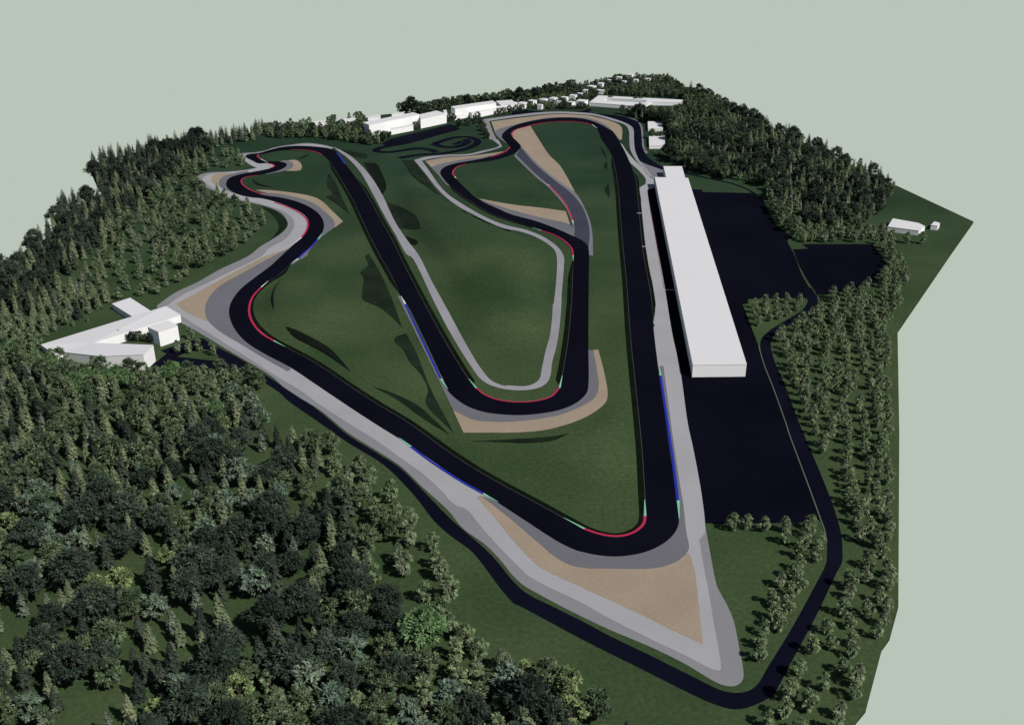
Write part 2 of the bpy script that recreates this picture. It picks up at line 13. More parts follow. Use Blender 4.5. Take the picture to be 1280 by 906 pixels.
    'kerbs': [["red",1.5,[[60.12,387.3],[58.75,381.36],[55.16,376.12],[49.81,372.46],[44.48,371.78],[38.04,373.6],[32.01,377.28]]],["green",-1.3,[[61.52,400.89],[60.12,387.3]]],["green",-1.3,[[23.25,385.98],[32.16,377.28]]],["blue",1.6,[[86.06,531.85],[80.5,448.64],[78.41,419.96],[76.78,400.01]]],["green",-1.5,[[87.04,544.78],[86.06,531.85]]],["green",-1.5,[[75.17,384.91],[76.91,400.01]]],["blue",1.5,[[-51.16,449.6],[-42.7,438.46],[-36.21,430.42],[-24.57,417.15],[-13.45,405.89]]],["green",-1.3,[[-58.18,458.84],[-51.16,449.6]]],["green",-1.3,[[-6.33,398.75],[-13.45,405.89]]],["red",1.6,[[-148.51,581.09],[-156.92,590.37],[-165.95,605.01],[-173.28,622.83],[-177.25,639.93],[-178.62,656.98],[-176.83,673.63]]],["green",-1.3,[[-139.81,572.26],[-148.51,581.09]]],["white",-1.3,[[-174.63,685.54],[-176.83,673.63]]],["blue",1.7,[[-155.03,779.64],[-157.04,761.92],[-160.68,743.49],[-162.23,733.56]]],["white",-1.5,[[-165.05,723.5],[-162.23,733.56]]],["green",-1.5,[[-154.41,793.8],[-155.03,779.64]]],["red",1.7,[[-212.04,883.35],[-195.48,867.23],[-182.27,849.43],[-173.59,832.25],[-169.95,817.71],[-168.4,799.66],[-169.08,784.19]]],["white",-1.4,[[-221.3,889.0],[-212.04,883.35]]],["white",-1.4,[[-173.44,761.56],[-169.08,784.19]]],["red",1.4,[[-222.04,904.86],[-237.04,916.72],[-247.98,930.9],[-256.19,947.06],[-258.75,957.75],[-256.88,968.11],[-247.36,974.75]]],["red",1.6,[[-247.17,1021.2],[-240.71,1015.78],[-238.44,1008.63],[-241.31,1000.99]]],["white",-1.4,[[-246.39,996.91],[-241.31,1000.99]]],["red",1.5,[[-265.17,1058.7],[-264.41,1049.73],[-258.16,1037.77]]],["white",-1.4,[[-247.96,1024.84],[-258.16,1037.77]]],["red",1.1,[[-234.24,1079.72],[-224.52,1079.05],[-214.21,1075.06],[-203.76,1065.19],[-198.4,1056.76]]],["blue",1.8,[[-184.23,1064.54],[-176.02,1041.52],[-168.94,1018.78]]],["blue",1.4,[[-72.31,642.08],[-56.19,582.69],[-40.99,527.53]]],["white",-1.6,[[-76.57,656.42],[-72.31,642.08]]],["green",-1.5,[[-36.16,514.12],[-40.99,527.53]]],["red",1.2,[[-20.2,515.67],[-15.33,507.67],[-7.71,501.3],[2.24,498.61],[13.01,499.86],[21.46,504.92],[26.94,516.05]]],["green",-1.2,[[-24.9,527.58],[-20.2,515.67]]],["green",-1.4,[[29.17,531.91],[26.94,516.05]]],["red",1.4,[[23.98,802.06],[32.85,792.28],[40.73,778.17],[46.28,758.35],[46.73,740.75]]],["green",-1.3,[[16.14,810.84],[23.98,802.06]]],["green",-1.3,[[46.07,728.52],[46.73,740.75]]],["red",1.6,[[-55.28,968.98],[-57.98,981.81],[-57.25,996.09],[-52.45,1011.35],[-46.66,1017.33]]],["white",-1.4,[[-53.36,962.41],[-55.28,968.98]]],["red",1.6,[[-22.21,1046.93],[-11.46,1061.01],[-4.91,1076.77],[-2.22,1090.23]]],["red",1.7,[[0.71,1141.28],[-0.3,1154.72],[3.65,1173.09],[17.88,1192.8],[40.36,1213.11],[63.77,1219.75],[83.04,1213.94],[94.14,1200.04]]],["white",-1.5,[[98.67,1180.9],[94.14,1200.04]]],["red",1.4,[[35.24,937.4],[43.55,900.77],[48.89,865.68],[51.16,829.55]]],["white",-1.3,[[33.42,942.1],[35.24,937.4]]],["white",-1.3,[[51.23,819.18],[51.16,829.55]]],["red",0.22,[[121.98,881.99],[115.27,784.98],[107.0,671.6]]]],
    'walkways': [[[107.74,849.9],[111.62,849.9]],[[101.84,761.59],[105.01,761.59]],[[106.85,668.11],[114.63,668.11]]],
    'patches': [["turf_slope_shade",[[-150.92,1024.84,1],[-138.34,1021.8],[-129.59,992.3],[-118.88,942.84],[-116.87,924.78],[-118.34,907.31,1],[-136.41,969.76]]],["turf_dark",[[-114.11,888.05,1],[-103.26,874.07],[-87.19,842.91],[-78.83,819.76],[-74.23,796.91,1],[-83.64,803.61],[-92.78,808.8,1]]],["turf_slope_shade",[[-87.26,789.93,1],[-81.89,784.19],[-74.91,772.92],[-75.48,765.56],[-80.3,766.65,1]]],["turf_dark",[[-112.9,1034.05,1],[-100.3,1035.91,1],[-84.54,975.31],[-65.45,904.86,1],[-74.9,922.25],[-88.14,948.12],[-100.16,986.58]]],["turf_slope_shade",[[-44.93,859.58,1],[-22.66,829.31],[0.0,800.84,1],[-9.65,795.74],[-20.68,797.7],[-31.0,813.64],[-38.22,838.62]]],["turf_dark",[[-112.55,740.39,1],[-110.19,745.94,1],[-96.65,704.09],[-84.13,659.23],[-70.17,601.12,1],[-78.81,618.99],[-89.85,637.25],[-101.56,649.46],[-104.26,662.07],[-107.1,691.63],[-111.49,704.09,1],[-107.5,720.21],[-110.91,733.56]]],["turf_dark",[[-67.03,593.21,1],[-58.42,564.75],[-45.65,514.12],[-30.23,464.37,1],[-47.17,497.2],[-47.34,514.12],[-53.74,535.45],[-60.73,549.78],[-67.08,569.15],[-72.72,579.26],[-73.09,587.33]]],["turf_dark2",[[-79.47,518.34,1],[-66.65,509.9],[-51.97,495.42],[-43.64,482.45],[-32.05,461.99,1],[-47.46,479.92],[-64.21,502.58]]],["turf_slope_shade",[[-143.98,596.78,1],[-130.33,585.0],[-112.6,568.04],[-103.4,553.99],[-93.71,536.45,1],[-105.77,551.88],[-111.0,558.25],[-121.89,569.15],[-135.53,582.69]]],["turf_slope_shade",[[-165.66,691.63,1],[-164.27,659.23],[-157.19,624.12,1],[-162.82,642.63],[-166.07,667.81]]],["turf_dark",[[-180.23,983.74,1],[-170.42,958.83],[-157.58,912.24],[-139.3,847.24,1],[-158.53,883.35],[-169.55,901.46,1],[-164.36,907.31],[-173.42,937.62]]],["turf_slope_shade",[[-250.05,964.27,1],[-241.35,948.12],[-222.39,932.44,1],[-237.58,937.62],[-246.85,953.45]]],["turf_dark2",[[-22.15,455.98,1],[-13.33,456.14],[0.0,457.64],[20.65,460.14],[30.1,463.08,1],[21.53,455.98],[6.13,453.51],[-4.09,454.33]]],["turf_dark2",[[90.98,946.31,1],[90.17,920.52],[88.26,898.35,1],[86.01,920.52]]],["turf_dark2",[[97.04,1031.94,1],[96.11,1013.73],[94.23,994.94,1],[92.48,1013.73]]],["turf_dark2",[[95.43,1093.64,1],[97.34,1073.46],[97.56,1038.14,1],[95.17,1070.16]]],["turf_dark2",[[-221.67,1039.02,1],[-216.51,1052.92],[-211.64,1060.64],[-214.76,1043.41,1]]],["turf_dark2",[[-183.82,1080.39,1],[-152.14,1058.05],[-151.56,1041.52],[-168.86,1054.2,1]]],["turf_dark2",[[-221.51,871.78,1],[-206.94,859.14],[-194.31,838.62],[-186.96,817.71],[-189.32,789.93],[-195.11,769.22,1],[-191.71,793.8],[-193.37,813.64],[-204.16,842.91]]]],
    'slab': [[231.96,1474.07,1],[243.61,1422.39,1],[266.89,1325.86,1],[343.17,1016.72,1],[354.09,970.66,1],[388.46,827.3,1],[340.03,749.67,1],[245.7,596.55,1],[201.76,465.21,1],[152.95,324.03,1],[143.62,306.08,1],[138.53,299.83,1],[122.81,268.82,1],[116.0,261.4,1],[101.49,244.37,1],[89.24,226.95,1],[-240.45,226.95,1],[-453.95,588.98,1],[-373.3,663.46,1],[-368.73,690.24,1],[-364.03,727.73,1],[-377.87,763.01,1],[-372.49,792.99,1],[-391.51,843.13,1],[-394.57,871.53,1],[-362.89,881.37,1],[-366.79,904.24,1],[-384.03,925.47,1],[-410.1,979.57,1],[-426.75,1013.53,1],[-402.26,1059.89,1],[-379.81,1095.39,1],[-307.32,1152.83,1],[-226.18,1207.18,1],[-179.64,1247.59,1],[-109.78,1285.64,1],[-41.35,1336.28,1],[21.13,1368.45,1],[65.57,1419.45,1],[118.11,1464.7,1],[150.35,1509.39,1],[186.54,1522.62,1],[227.14,1512.68,1]],
    'islands': [[[161.82,651.07,1],[201.75,651.07],[200.54,644.48],[193.04,631.11],[176.69,613.15],[161.11,596.02],[155.85,584.27],[152.05,573.34,1],[152.87,586.59],[156.26,641.5,1],[160.05,642.58,1]],[[-201.64,557.94,1],[-197.51,563.69],[-190.04,568.37],[-181.27,564.86],[-173.84,551.15,1],[-188.15,554.53]]],
    'hall': [[104.04,529.88,8.0],[135.01,530.69,8.0],[164.55,936.53,8.0],[134.02,939.37,8.0]],
    'hall_annex': [[147.73,981.52,7.5],[165.59,981.52,7.5],[162.32,939.81,7.5],[144.84,939.81,7.5]],
    'vhouse': [[-287.19,567.1,4.0],[-228.67,625.36,5.5],[-214.98,611.5,5.2],[-254.49,564.32,6.5],[-212.91,552.16,10.5],[-214.52,538.92,10.5],[-239.96,541.7,8.0],[-269.4,555.22,4.6],[-272.95,552.45,4.4]],
    'vannex': [[-267.08,632.98,4.2],[-258.56,643.58,4.2],[-237.76,620.94,4.2],[-246.45,611.38,4.2]],
    'vcube': [[-225.47,580.5,10.0],[-216.24,590.81,10.0],[-207.49,582.46,10.0],[-216.47,572.77,10.0]],
    'shed': [[318.22,822.17,4.3],[335.06,809.8,4.3],[337.34,800.94,4.3],[332.8,796.96,4.3],[331.87,794.86,4.3],[330.25,794.86,4.3],[328.04,789.64,4.3],[306.79,800.41,4.3]],
    'cube': [[350.19,814.84,4.0],[353.2,810.75,4.0],[348.46,803.21,4.0],[343.77,805.35,4.0]],
    'sq1': [[159.54,1204.62,3.4],[177.17,1204.62,3.4],[171.93,1165.46,3.4],[155.17,1165.46,3.4]],
    'sq2': [[151.8,1129.28,3.4],[169.26,1129.28,3.4],[163.21,1083.41,3.4],[146.55,1083.41,3.4]],
    'court_out': [[113.18,1358.35,4.5],[219.53,1328.79,4.5],[216.66,1313.15,4.5],[176.08,1315.73,4.5],[166.38,1285.35,4.5],[97.95,1311.86,4.5]],
    'court_in': [[121.79,1342.08,4.5],[173.16,1327.47,4.5],[168.6,1310.58,4.5],[116.4,1323.54,4.5]],
    'hangar': [[[-167.78,1154.63,13.0],[-116.27,1209.28,13.0],[-107.71,1197.98,13.0],[-159.38,1141.66,13.0]],[[-137.46,1157.34,6.0],[-114.07,1178.25,6.0],[-113.01,1171.38,6.0],[-136.24,1149.16,6.0]],[[-107.99,1207.68,11.0],[-90.04,1228.91,11.0],[-77.12,1211.64,11.0],[-105.3,1181.65,11.0]],[[-78.97,1240.84,5.0],[-64.12,1245.51,5.0],[-57.54,1238.52,5.0],[-70.06,1224.74,5.0]],[[-82.89,1241.73,9.0],[-79.73,1245.28,9.0],[-77.81,1232.93,9.0],[-81.26,1230.6,9.0]],[[-73.5,1243.79,13.0],[-24.11,1279.51,13.0],[-19.36,1266.98,13.0],[-68.02,1230.71,13.0]],[[-50.68,1242.76,7.0],[-19.82,1278.94,7.0],[-9.88,1274.62,7.0],[-47.97,1234.58,7.0]],[[-20.15,1302.83,8.0],[-0.63,1310.58,8.0],[6.22,1285.07,8.0],[-13.59,1275.73,8.0]],[[8.86,1309.3,5.0],[14.58,1310.58,5.0],[17.82,1296.57,5.0],[12.52,1292.8,5.0]],[[-234.08,1200.51,4.0],[-217.56,1210.42,4.0],[-216.49,1196.7,4.0],[-228.68,1189.68,4.0]],[[-205.61,1213.2,4.0],[-186.85,1222.73,4.0],[-183.39,1214.87,4.0],[-201.81,1203.8,4.0]],[[-176.23,1223.73,4.5],[-158.39,1239.2,4.5],[-158.04,1226.0,4.5],[-170.9,1219.22,4.5]],[[-146.3,1244.44,4.5],[-131.48,1253.85,4.5],[-130.81,1246.78,4.5],[-144.35,1237.47,4.5]]],
    'houses': [[[1.9,1306.64,3.2],80],[[13.27,1304.73,3.2],100],[[25.88,1320.61,3.2],100],[[35.25,1292.46,3.2],70],[[40.28,1329.92,3.2],95],[[53.52,1335.86,3.2],95],[[59.69,1315.28,3.2],70],[[68.07,1341.34,3.2],90],[[74.74,1310.94,3.2],90],[[79.93,1353.97,3.2],90],[[90.0,1370.46,3.2],75],[[89.24,1318.18,3.2],135],[[98.96,1393.73,3.2],75],[[108.53,1418.85,3.2],100],[[118.3,1393.19,3.2],110],[[122.97,1439.67,3.2],80],[[136.86,1470.5,3.2],55],[[152.65,1489.1,3.2],80],[[157.09,1461.07,3.2],65],[[171.31,1508.76,3.2],90],[[175.35,1474.07,3.2],65],[[184.55,1515.63,3.2],40],[[192.73,1481.85,3.2],75]],
    'areas': {"far_left_back":[[-370.6,669.6],[-367.9,693.51],[-362.82,727.73],[-376.61,763.01],[-371.19,792.99],[-390.14,843.13],[-393.16,871.53],[-361.47,881.37],[-368.73,939.18],[-382.79,928.18],[-410.43,982.58],[-423.95,1010.35],[-401.09,1056.45],[-375.49,1095.39],[-306.36,1148.83],[-283.77,1169.07],[-285.68,1121.54],[-317.48,1088.12],[-334.71,988.63],[-327.49,904.24],[-331.44,831.77],[-324.98,759.16],[-319.43,696.81],[-317.61,649.98],[-345.0,614.86]],"far_left_front":[[-303.46,1066.82],[-283.28,1053.04],[-260.0,1016.72],[-304.04,991.68],[-308.98,961.89],[-276.49,909.47],[-240.74,876.43],[-223.28,861.88],[-203.91,820.67],[-205.71,778.75],[-219.52,725.95],[-235.74,688.61],[-246.03,657.41],[-261.61,654.42],[-272.25,645.59],[-303.22,669.6],[-320.94,751.55],[-327.78,825.08],[-325.03,896.51],[-331.32,982.58],[-323.59,1063.35]],"left_mid":[[-345.0,614.86],[-317.61,649.98],[-316.24,688.61],[-293.13,672.71],[-274.97,645.59],[-276.89,625.75],[-293.58,591.49],[-315.21,551.15]],"left_low":[[-332.9,588.98],[-295.0,582.79],[-283.67,553.4],[-258.38,540.14],[-227.22,531.59],[-201.44,523.25],[-187.91,540.14],[-141.92,523.25],[-141.81,487.31],[-145.45,473.85],[-167.36,482.76],[-216.74,501.39],[-260.56,511.14],[-296.5,511.14]],"wood_spruce":[[-315.33,531.59],[-264.69,521.2],[-209.5,506.23],[-171.19,496.62],[-161.98,448.64],[-168.68,418.17],[-192.94,411.05],[-216.58,404.12],[-247.49,390.78]],"wood_main":[[-200.8,521.2],[-152.74,511.14],[-141.34,496.62],[-128.25,460.98],[-105.29,448.64],[-84.68,432.99],[-72.79,390.78],[-71.04,354.52],[-54.92,333.07],[-42.82,308.82],[-31.63,282.92],[-11.39,278.9],[14.38,282.92],[27.92,271.1],[35.4,261.4],[38.86,242.71],[29.87,228.47],[-234.02,228.47],[-322.02,418.17],[-222.35,418.17],[-178.73,425.48]],"wood_fringe":[[-97.19,448.64],[-83.63,439.15],[-64.74,414.58],[-49.13,390.78],[-34.64,366.03],[-22.6,346.25],[-18.33,323.05],[-24.87,315.82],[-37.71,320.61],[-51.69,333.07],[-67.65,354.52],[-76.43,390.78]],"wood_fringe2":[[-24.47,308.82],[-12.11,304.28],[0.0,282.92],[-8.46,274.97],[-20.13,282.92]],"north_belt":[[-290.17,1164.97],[-226.18,1207.18],[-178.44,1238.4],[-159.69,1164.97],[-140.1,1152.83],[-132.66,1125.37],[-151.51,1099.06],[-175.27,1113.95],[-213.58,1133.09],[-266.97,1133.09]],"north_back":[[-138.28,1271.13],[-109.59,1283.2],[-41.28,1333.66],[21.09,1365.71],[65.44,1416.53],[82.27,1425.34],[86.12,1396.36],[42.27,1368.45],[15.51,1336.28],[-40.91,1320.71],[-80.12,1290.55],[-112.81,1261.62]],"house_belt":[[0.0,1336.28],[20.98,1357.57],[117.88,1461.6],[149.75,1502.85],[185.79,1515.98],[225.07,1506.11],[231.27,1461.6],[236.32,1379.49],[222.78,1360.27],[159.67,1379.49],[119.89,1387.88],[98.93,1346.85],[93.14,1290.55],[50.07,1290.55],[10.05,1295.49],[0.0,1295.49]],"north_east":[[103.59,1310.51],[160.24,1290.55],[175.93,1320.71],[223.08,1341.54],[240.77,1407.82],[265.0,1315.59],[277.85,1229.33],[236.72,1070.32],[203.14,959.0],[187.98,982.58],[173.59,1000.94],[162.86,1026.4],[158.01,1063.35],[148.8,1070.32],[155.47,1152.83],[160.96,1229.33],[145.17,1242.98],[118.93,1275.93]],"east_wood":[[241.68,1413.61],[265.94,1320.71],[297.67,1189.97],[320.34,1099.06],[340.09,1019.93],[353.91,967.72],[343.5,904.24],[311.43,843.13],[284.17,809.83],[261.34,799.23],[240.68,820.67],[236.14,843.13],[237.78,878.89],[235.2,930.91],[217.31,953.26],[205.88,973.62],[239.54,1106.46]],"east_belt":[[233.38,922.77],[235.02,838.55],[236.82,805.56],[286.18,795.06],[335.18,786.83],[324.68,766.89],[298.27,772.78],[228.46,772.78],[225.32,790.93],[223.22,831.77]],"east_belt2":[[286.85,772.78],[298.22,768.85],[285.75,696.81],[272.42,664.99],[258.86,654.42],[264.49,688.61],[283.3,720.66]],"plantation":[[209.88,648.51],[230.33,660.42],[261.36,678.99],[274.84,688.61],[268.77,654.42],[239.16,595.28],[207.01,501.39],[171.06,390.78],[159.66,354.52],[144.69,313.46],[131.91,295.47],[121.22,274.97],[111.75,261.77],[103.25,246.03],[90.18,246.03],[85.77,261.4],[97.73,276.93],[115.01,304.28],[137.95,346.25],[144.11,366.03],[147.36,384.36],[151.64,432.99],[155.65,487.31],[157.45,521.2],[160.81,564.86],[164.0,582.79],[176.49,599.11],[197.82,621.63]],"island":[[161.04,639.82],[199.12,647.05],[197.42,638.39],[181.66,620.26],[162.3,604.29],[157.56,599.11]],"paddock_row":[[88.96,379.34],[114.15,380.58],[133.31,385.63],[137.29,384.36],[134.41,366.03],[130.48,351.73],[120.89,338.25],[106.67,313.46],[92.23,290.36],[87.61,292.05],[89.29,304.28],[99.53,323.05],[115.08,347.88],[119.8,360.21],[114.04,364.85],[110.72,373.2],[88.31,375.63]],"wood_front":[[-87.13,287.02],[-64.55,291.2],[-46.01,282.92],[-23.47,291.2],[-11.92,297.64],[2.88,282.92],[17.12,279.7],[27.78,269.2],[33.75,258.16],[27.39,228.47],[-89.62,228.47],[-94.92,271.1]]},
    'solo': [[-33.48,298.95]],
    'small': [[-203.35,563.69],[-196.37,563.11],[-190.86,566.02],[-181.02,560.23],[-201.35,584.02]],
    'courtyard': [[-245.43,584.02],[-241.0,582.79],[-236.59,581.57],[-233.0,582.79],[-227.71,580.35],[-223.83,579.13]],
    'low': [[-305.86,617.55],[-299.95,609.54],[-296.42,617.55],[-282.35,604.29],[-284.34,620.26],[-276.04,612.19],[-300.8,599.11],[-291.74,625.75],[-292.63,601.69],[-284.84,628.52]],
    'yard_trees': [[128.57,1346.99],[159.52,1339.54],[165.84,1339.54]],
    'sq_trees': [[157.69,1148.83],[168.23,1146.84],[150.05,1066.82],[153.31,1053.04],[142.02,1077.38]],
    'verges': [["a",[103.92,1059.89],[-165.05,724.18],3.0],["a",[-187.54,1032.94],[-77.7,660.42],3.0],["b",[-154.25,976.59],[-19.92,516.13],3.0],["b",[27.21,517.14],[46.09,733.11],3.2],["b",[119.91,997.84],[91.69,608.22],2.6],["b",[-59.6,941.97],[15.23,811.98],2.0]],
    'house_labels': ["white box house at the left end of the row along the far service road","small white box house second from the left end of the far house row","long low white box house above the second house of the far row","white box house nearest the road junction behind the top bend","white box house with a broad roof in the back row, left part","white box house behind trees between the two left back row houses","low white box house in the front row under the back row trees","tall white box house with a dark left wall in the middle of the far houses","white box house in the front row directly behind the gravel of the top bend","white box house right of the tall middle house in the back row","narrow white box house standing higher up the slope than the middle ones","white box house at the right end of the front row, near the courtyard building","white box house on the slope between two clumps of dark trees","long white roofed box house at the upper bend of the house row","white box house directly above the left end of the courtyard building","white box house halfway up towards the far tip of the terrain","small white roof on the left slope of the far wooded tip","white house with a pitched-looking roof edge on the wooded far tip","white house close below it, leftmost of the three larger houses in the far wood","tiny white roof at the very top among the far trees","white house in the middle of the three larger houses in the far wood","smallest white roof right at the crest of the far wood","white house farthest right in the far wood, standing alone"],
    'yard_line': [[153.2,579.13],[151.86,570.73],[149.31,543.95],[148.08,520.18],[144.94,474.91],[143.97,464.35],[140.55,410.35],[138.89,386.27],[138.11,375.63],[136.14,366.03]],
    'fronts': [],
    'hall_trees': [[-110.91,1181.53],[-86.18,1213.75],[-80.77,1218.16],[-75.31,1222.61],[-69.71,1224.84],[-61.49,1192.09],[-51.49,1198.52],[-45.24,1207.18],[-41.34,1233.85],[-37.82,1211.55],[-34.88,1189.97],[-32.5,1169.07],[-30.19,1148.83],[-27.99,1131.15],[-15.67,1259.26],[-9.83,1263.98],[-2.96,1271.13],[4.96,1278.35],[11.96,1283.2],[-142.39,1133.09],[-137.47,1136.99],[-147.27,1129.22]],
}
R = math.radians
sc = bpy.context.scene
col = sc.collection
rnd = random.Random(7)

# ------------------------------------------------------------------ camera
CAM_H, PITCH, LENS = 260.0, R(25.3), 36.0 * 1276 / 1280
cam = bpy.data.objects.new('camera', bpy.data.cameras.new('camera'))
col.objects.link(cam)
cam.location = (0, 0, CAM_H)
cam.rotation_euler = (R(90) - PITCH, 0, 0)
cam.data.lens = LENS; cam.data.sensor_width = 36; cam.data.sensor_fit = 'HORIZONTAL'
cam.data.clip_start = 1; cam.data.clip_end = 20000
sc.camera = cam
def project(x, y, z=0.0):
    dz = z - CAM_H
    dep = y * math.cos(PITCH) - dz * math.sin(PITCH)
    up = y * math.sin(PITCH) + dz * math.cos(PITCH)
    return 640 + 1276 * x / max(dep, 1), 453 - 1276 * up / max(dep, 1), dep

# ------------------------------------------------------------------ light
SUN_AZ, SUN_EL = math.atan2(-0.60, 0.80), R(46)      # the sun stands to the right and a little behind the viewer
sd = Vector((math.cos(SUN_AZ) * math.cos(SUN_EL), math.sin(SUN_AZ) * math.cos(SUN_EL), math.sin(SUN_EL)))
sun = bpy.data.objects.new('sun', bpy.data.lights.new('sun', 'SUN'))
col.objects.link(sun)
sun.data.energy = 4.1; sun.data.angle = R(0.5); sun.data.color = (1.0, 0.97, 0.935)
sun.rotation_euler = sd.to_track_quat('Z', 'Y').to_euler()
w = bpy.data.worlds.new('World'); sc.world = w; w.use_nodes = True
nt = w.node_tree; nt.nodes.clear()
out = nt.nodes.new('ShaderNodeOutputWorld')
sky = nt.nodes.new('ShaderNodeTexSky'); sky.sky_type = 'NISHITA'; sky.sun_disc = False
sky.sun_elevation = SUN_EL; sky.sun_rotation = R(90) - SUN_AZ
b1 = nt.nodes.new('ShaderNodeBackground'); b1.inputs[1].default_value = 0.05
nt.links.new(sky.outputs[0], b1.inputs[0])
b2 = nt.nodes.new('ShaderNodeBackground'); b2.inputs[0].default_value = (0.487, 0.56, 0.482, 1); b2.inputs[1].default_value = 1.0
tc = nt.nodes.new('ShaderNodeTexCoord'); sx = nt.nodes.new('ShaderNodeSeparateXYZ')
mr = nt.nodes.new('ShaderNodeMapRange'); mr.inputs['From Min'].default_value = -0.02; mr.inputs['From Max'].default_value = 0.03
mx = nt.nodes.new('ShaderNodeMixShader')
nt.links.new(tc.outputs['Generated'], sx.inputs[0]); nt.links.new(sx.outputs['Z'], mr.inputs['Value'])
nt.links.new(mr.outputs[0], mx.inputs[0]); nt.links.new(b2.outputs[0], mx.inputs[1]); nt.links.new(b1.outputs[0], mx.inputs[2])
nt.links.new(mx.outputs[0], out.inputs[0])
sc.view_settings.view_transform = 'Standard'; sc.view_settings.look = 'None'
sc.view_settings.exposure = 0.0; sc.view_settings.gamma = 1.0; sc.view_settings.use_curve_mapping = False
sc.render.engine = 'CYCLES'
sc.cycles.max_bounces = 5; sc.cycles.diffuse_bounces = 2; sc.cycles.transparent_max_bounces = 4

# ------------------------------------------------------------------ materials
def mat(name, c, rough=0.85, spec=0.25, var=0.0, scale=0.05, fine=0.0, fscale=1.0, bump=0.0, hue=None, aniso=None):
    m = bpy.data.materials.new(name); m.use_nodes = True
    t = m.node_tree; p = t.nodes['Principled BSDF']
    p.inputs['Roughness'].default_value = rough; p.inputs['Specular IOR Level'].default_value = spec
    p.inputs['Base Color'].default_value = (*c, 1)
    if var or fine:
        g = t.nodes.new('ShaderNodeNewGeometry')
        src = g.outputs['Position']
        if aniso:
            mp = t.nodes.new('ShaderNodeMapping'); mp.inputs['Scale'].default_value = aniso[1]; mp.inputs['Rotation'].default_value = (0, 0, aniso[0])
            t.links.new(src, mp.inputs[0]); src = mp.outputs[0]
        n1 = t.nodes.new('ShaderNodeTexNoise'); n1.inputs['Scale'].default_value = scale; n1.inputs['Detail'].default_value = 4
        n2 = t.nodes.new('ShaderNodeTexNoise'); n2.inputs['Scale'].default_value = fscale; n2.inputs['Detail'].default_value = 3
        t.links.new(src, n1.inputs[0]); t.links.new(g.outputs['Position'], n2.inputs[0])
        rp = t.nodes.new('ShaderNodeMapRange'); rp.inputs['From Min'].default_value = 0.3; rp.inputs['From Max'].default_value = 0.7
        t.links.new(n1.outputs[0], rp.inputs[0])
        m1 = t.nodes.new('ShaderNodeMix'); m1.data_type = 'RGBA'
        h = hue or [x * (1 + var) for x in c]
        m1.inputs['A'].default_value = (*[x * (1 - var) for x in c], 1); m1.inputs['B'].default_value = (*h, 1)
        t.links.new(rp.outputs[0], m1.inputs['Factor'])
        rf = t.nodes.new('ShaderNodeMapRange'); rf.inputs['From Min'].default_value = 0.25; rf.inputs['From Max'].default_value = 0.75
        rf.inputs['To Min'].default_value = 1 - fine; rf.inputs['To Max'].default_value = 1 + fine
        t.links.new(n2.outputs[0], rf.inputs[0])
        vm = t.nodes.new('ShaderNodeVectorMath'); vm.operation = 'SCALE'
        t.links.new(m1.outputs['Result'], vm.inputs[0]); t.links.new(rf.outputs[0], vm.inputs['Scale'])
        t.links.new(vm.outputs[0], p.inputs['Base Color'])
        if bump:
            bp = t.nodes.new('ShaderNodeBump'); bp.inputs['Strength'].default_value = bump; bp.inputs['Distance'].default_value = 0.4
            t.links.new(n2.outputs[0], bp.inputs['Height']); t.links.new(bp.outputs[0], p.inputs['Normal'])
    return m
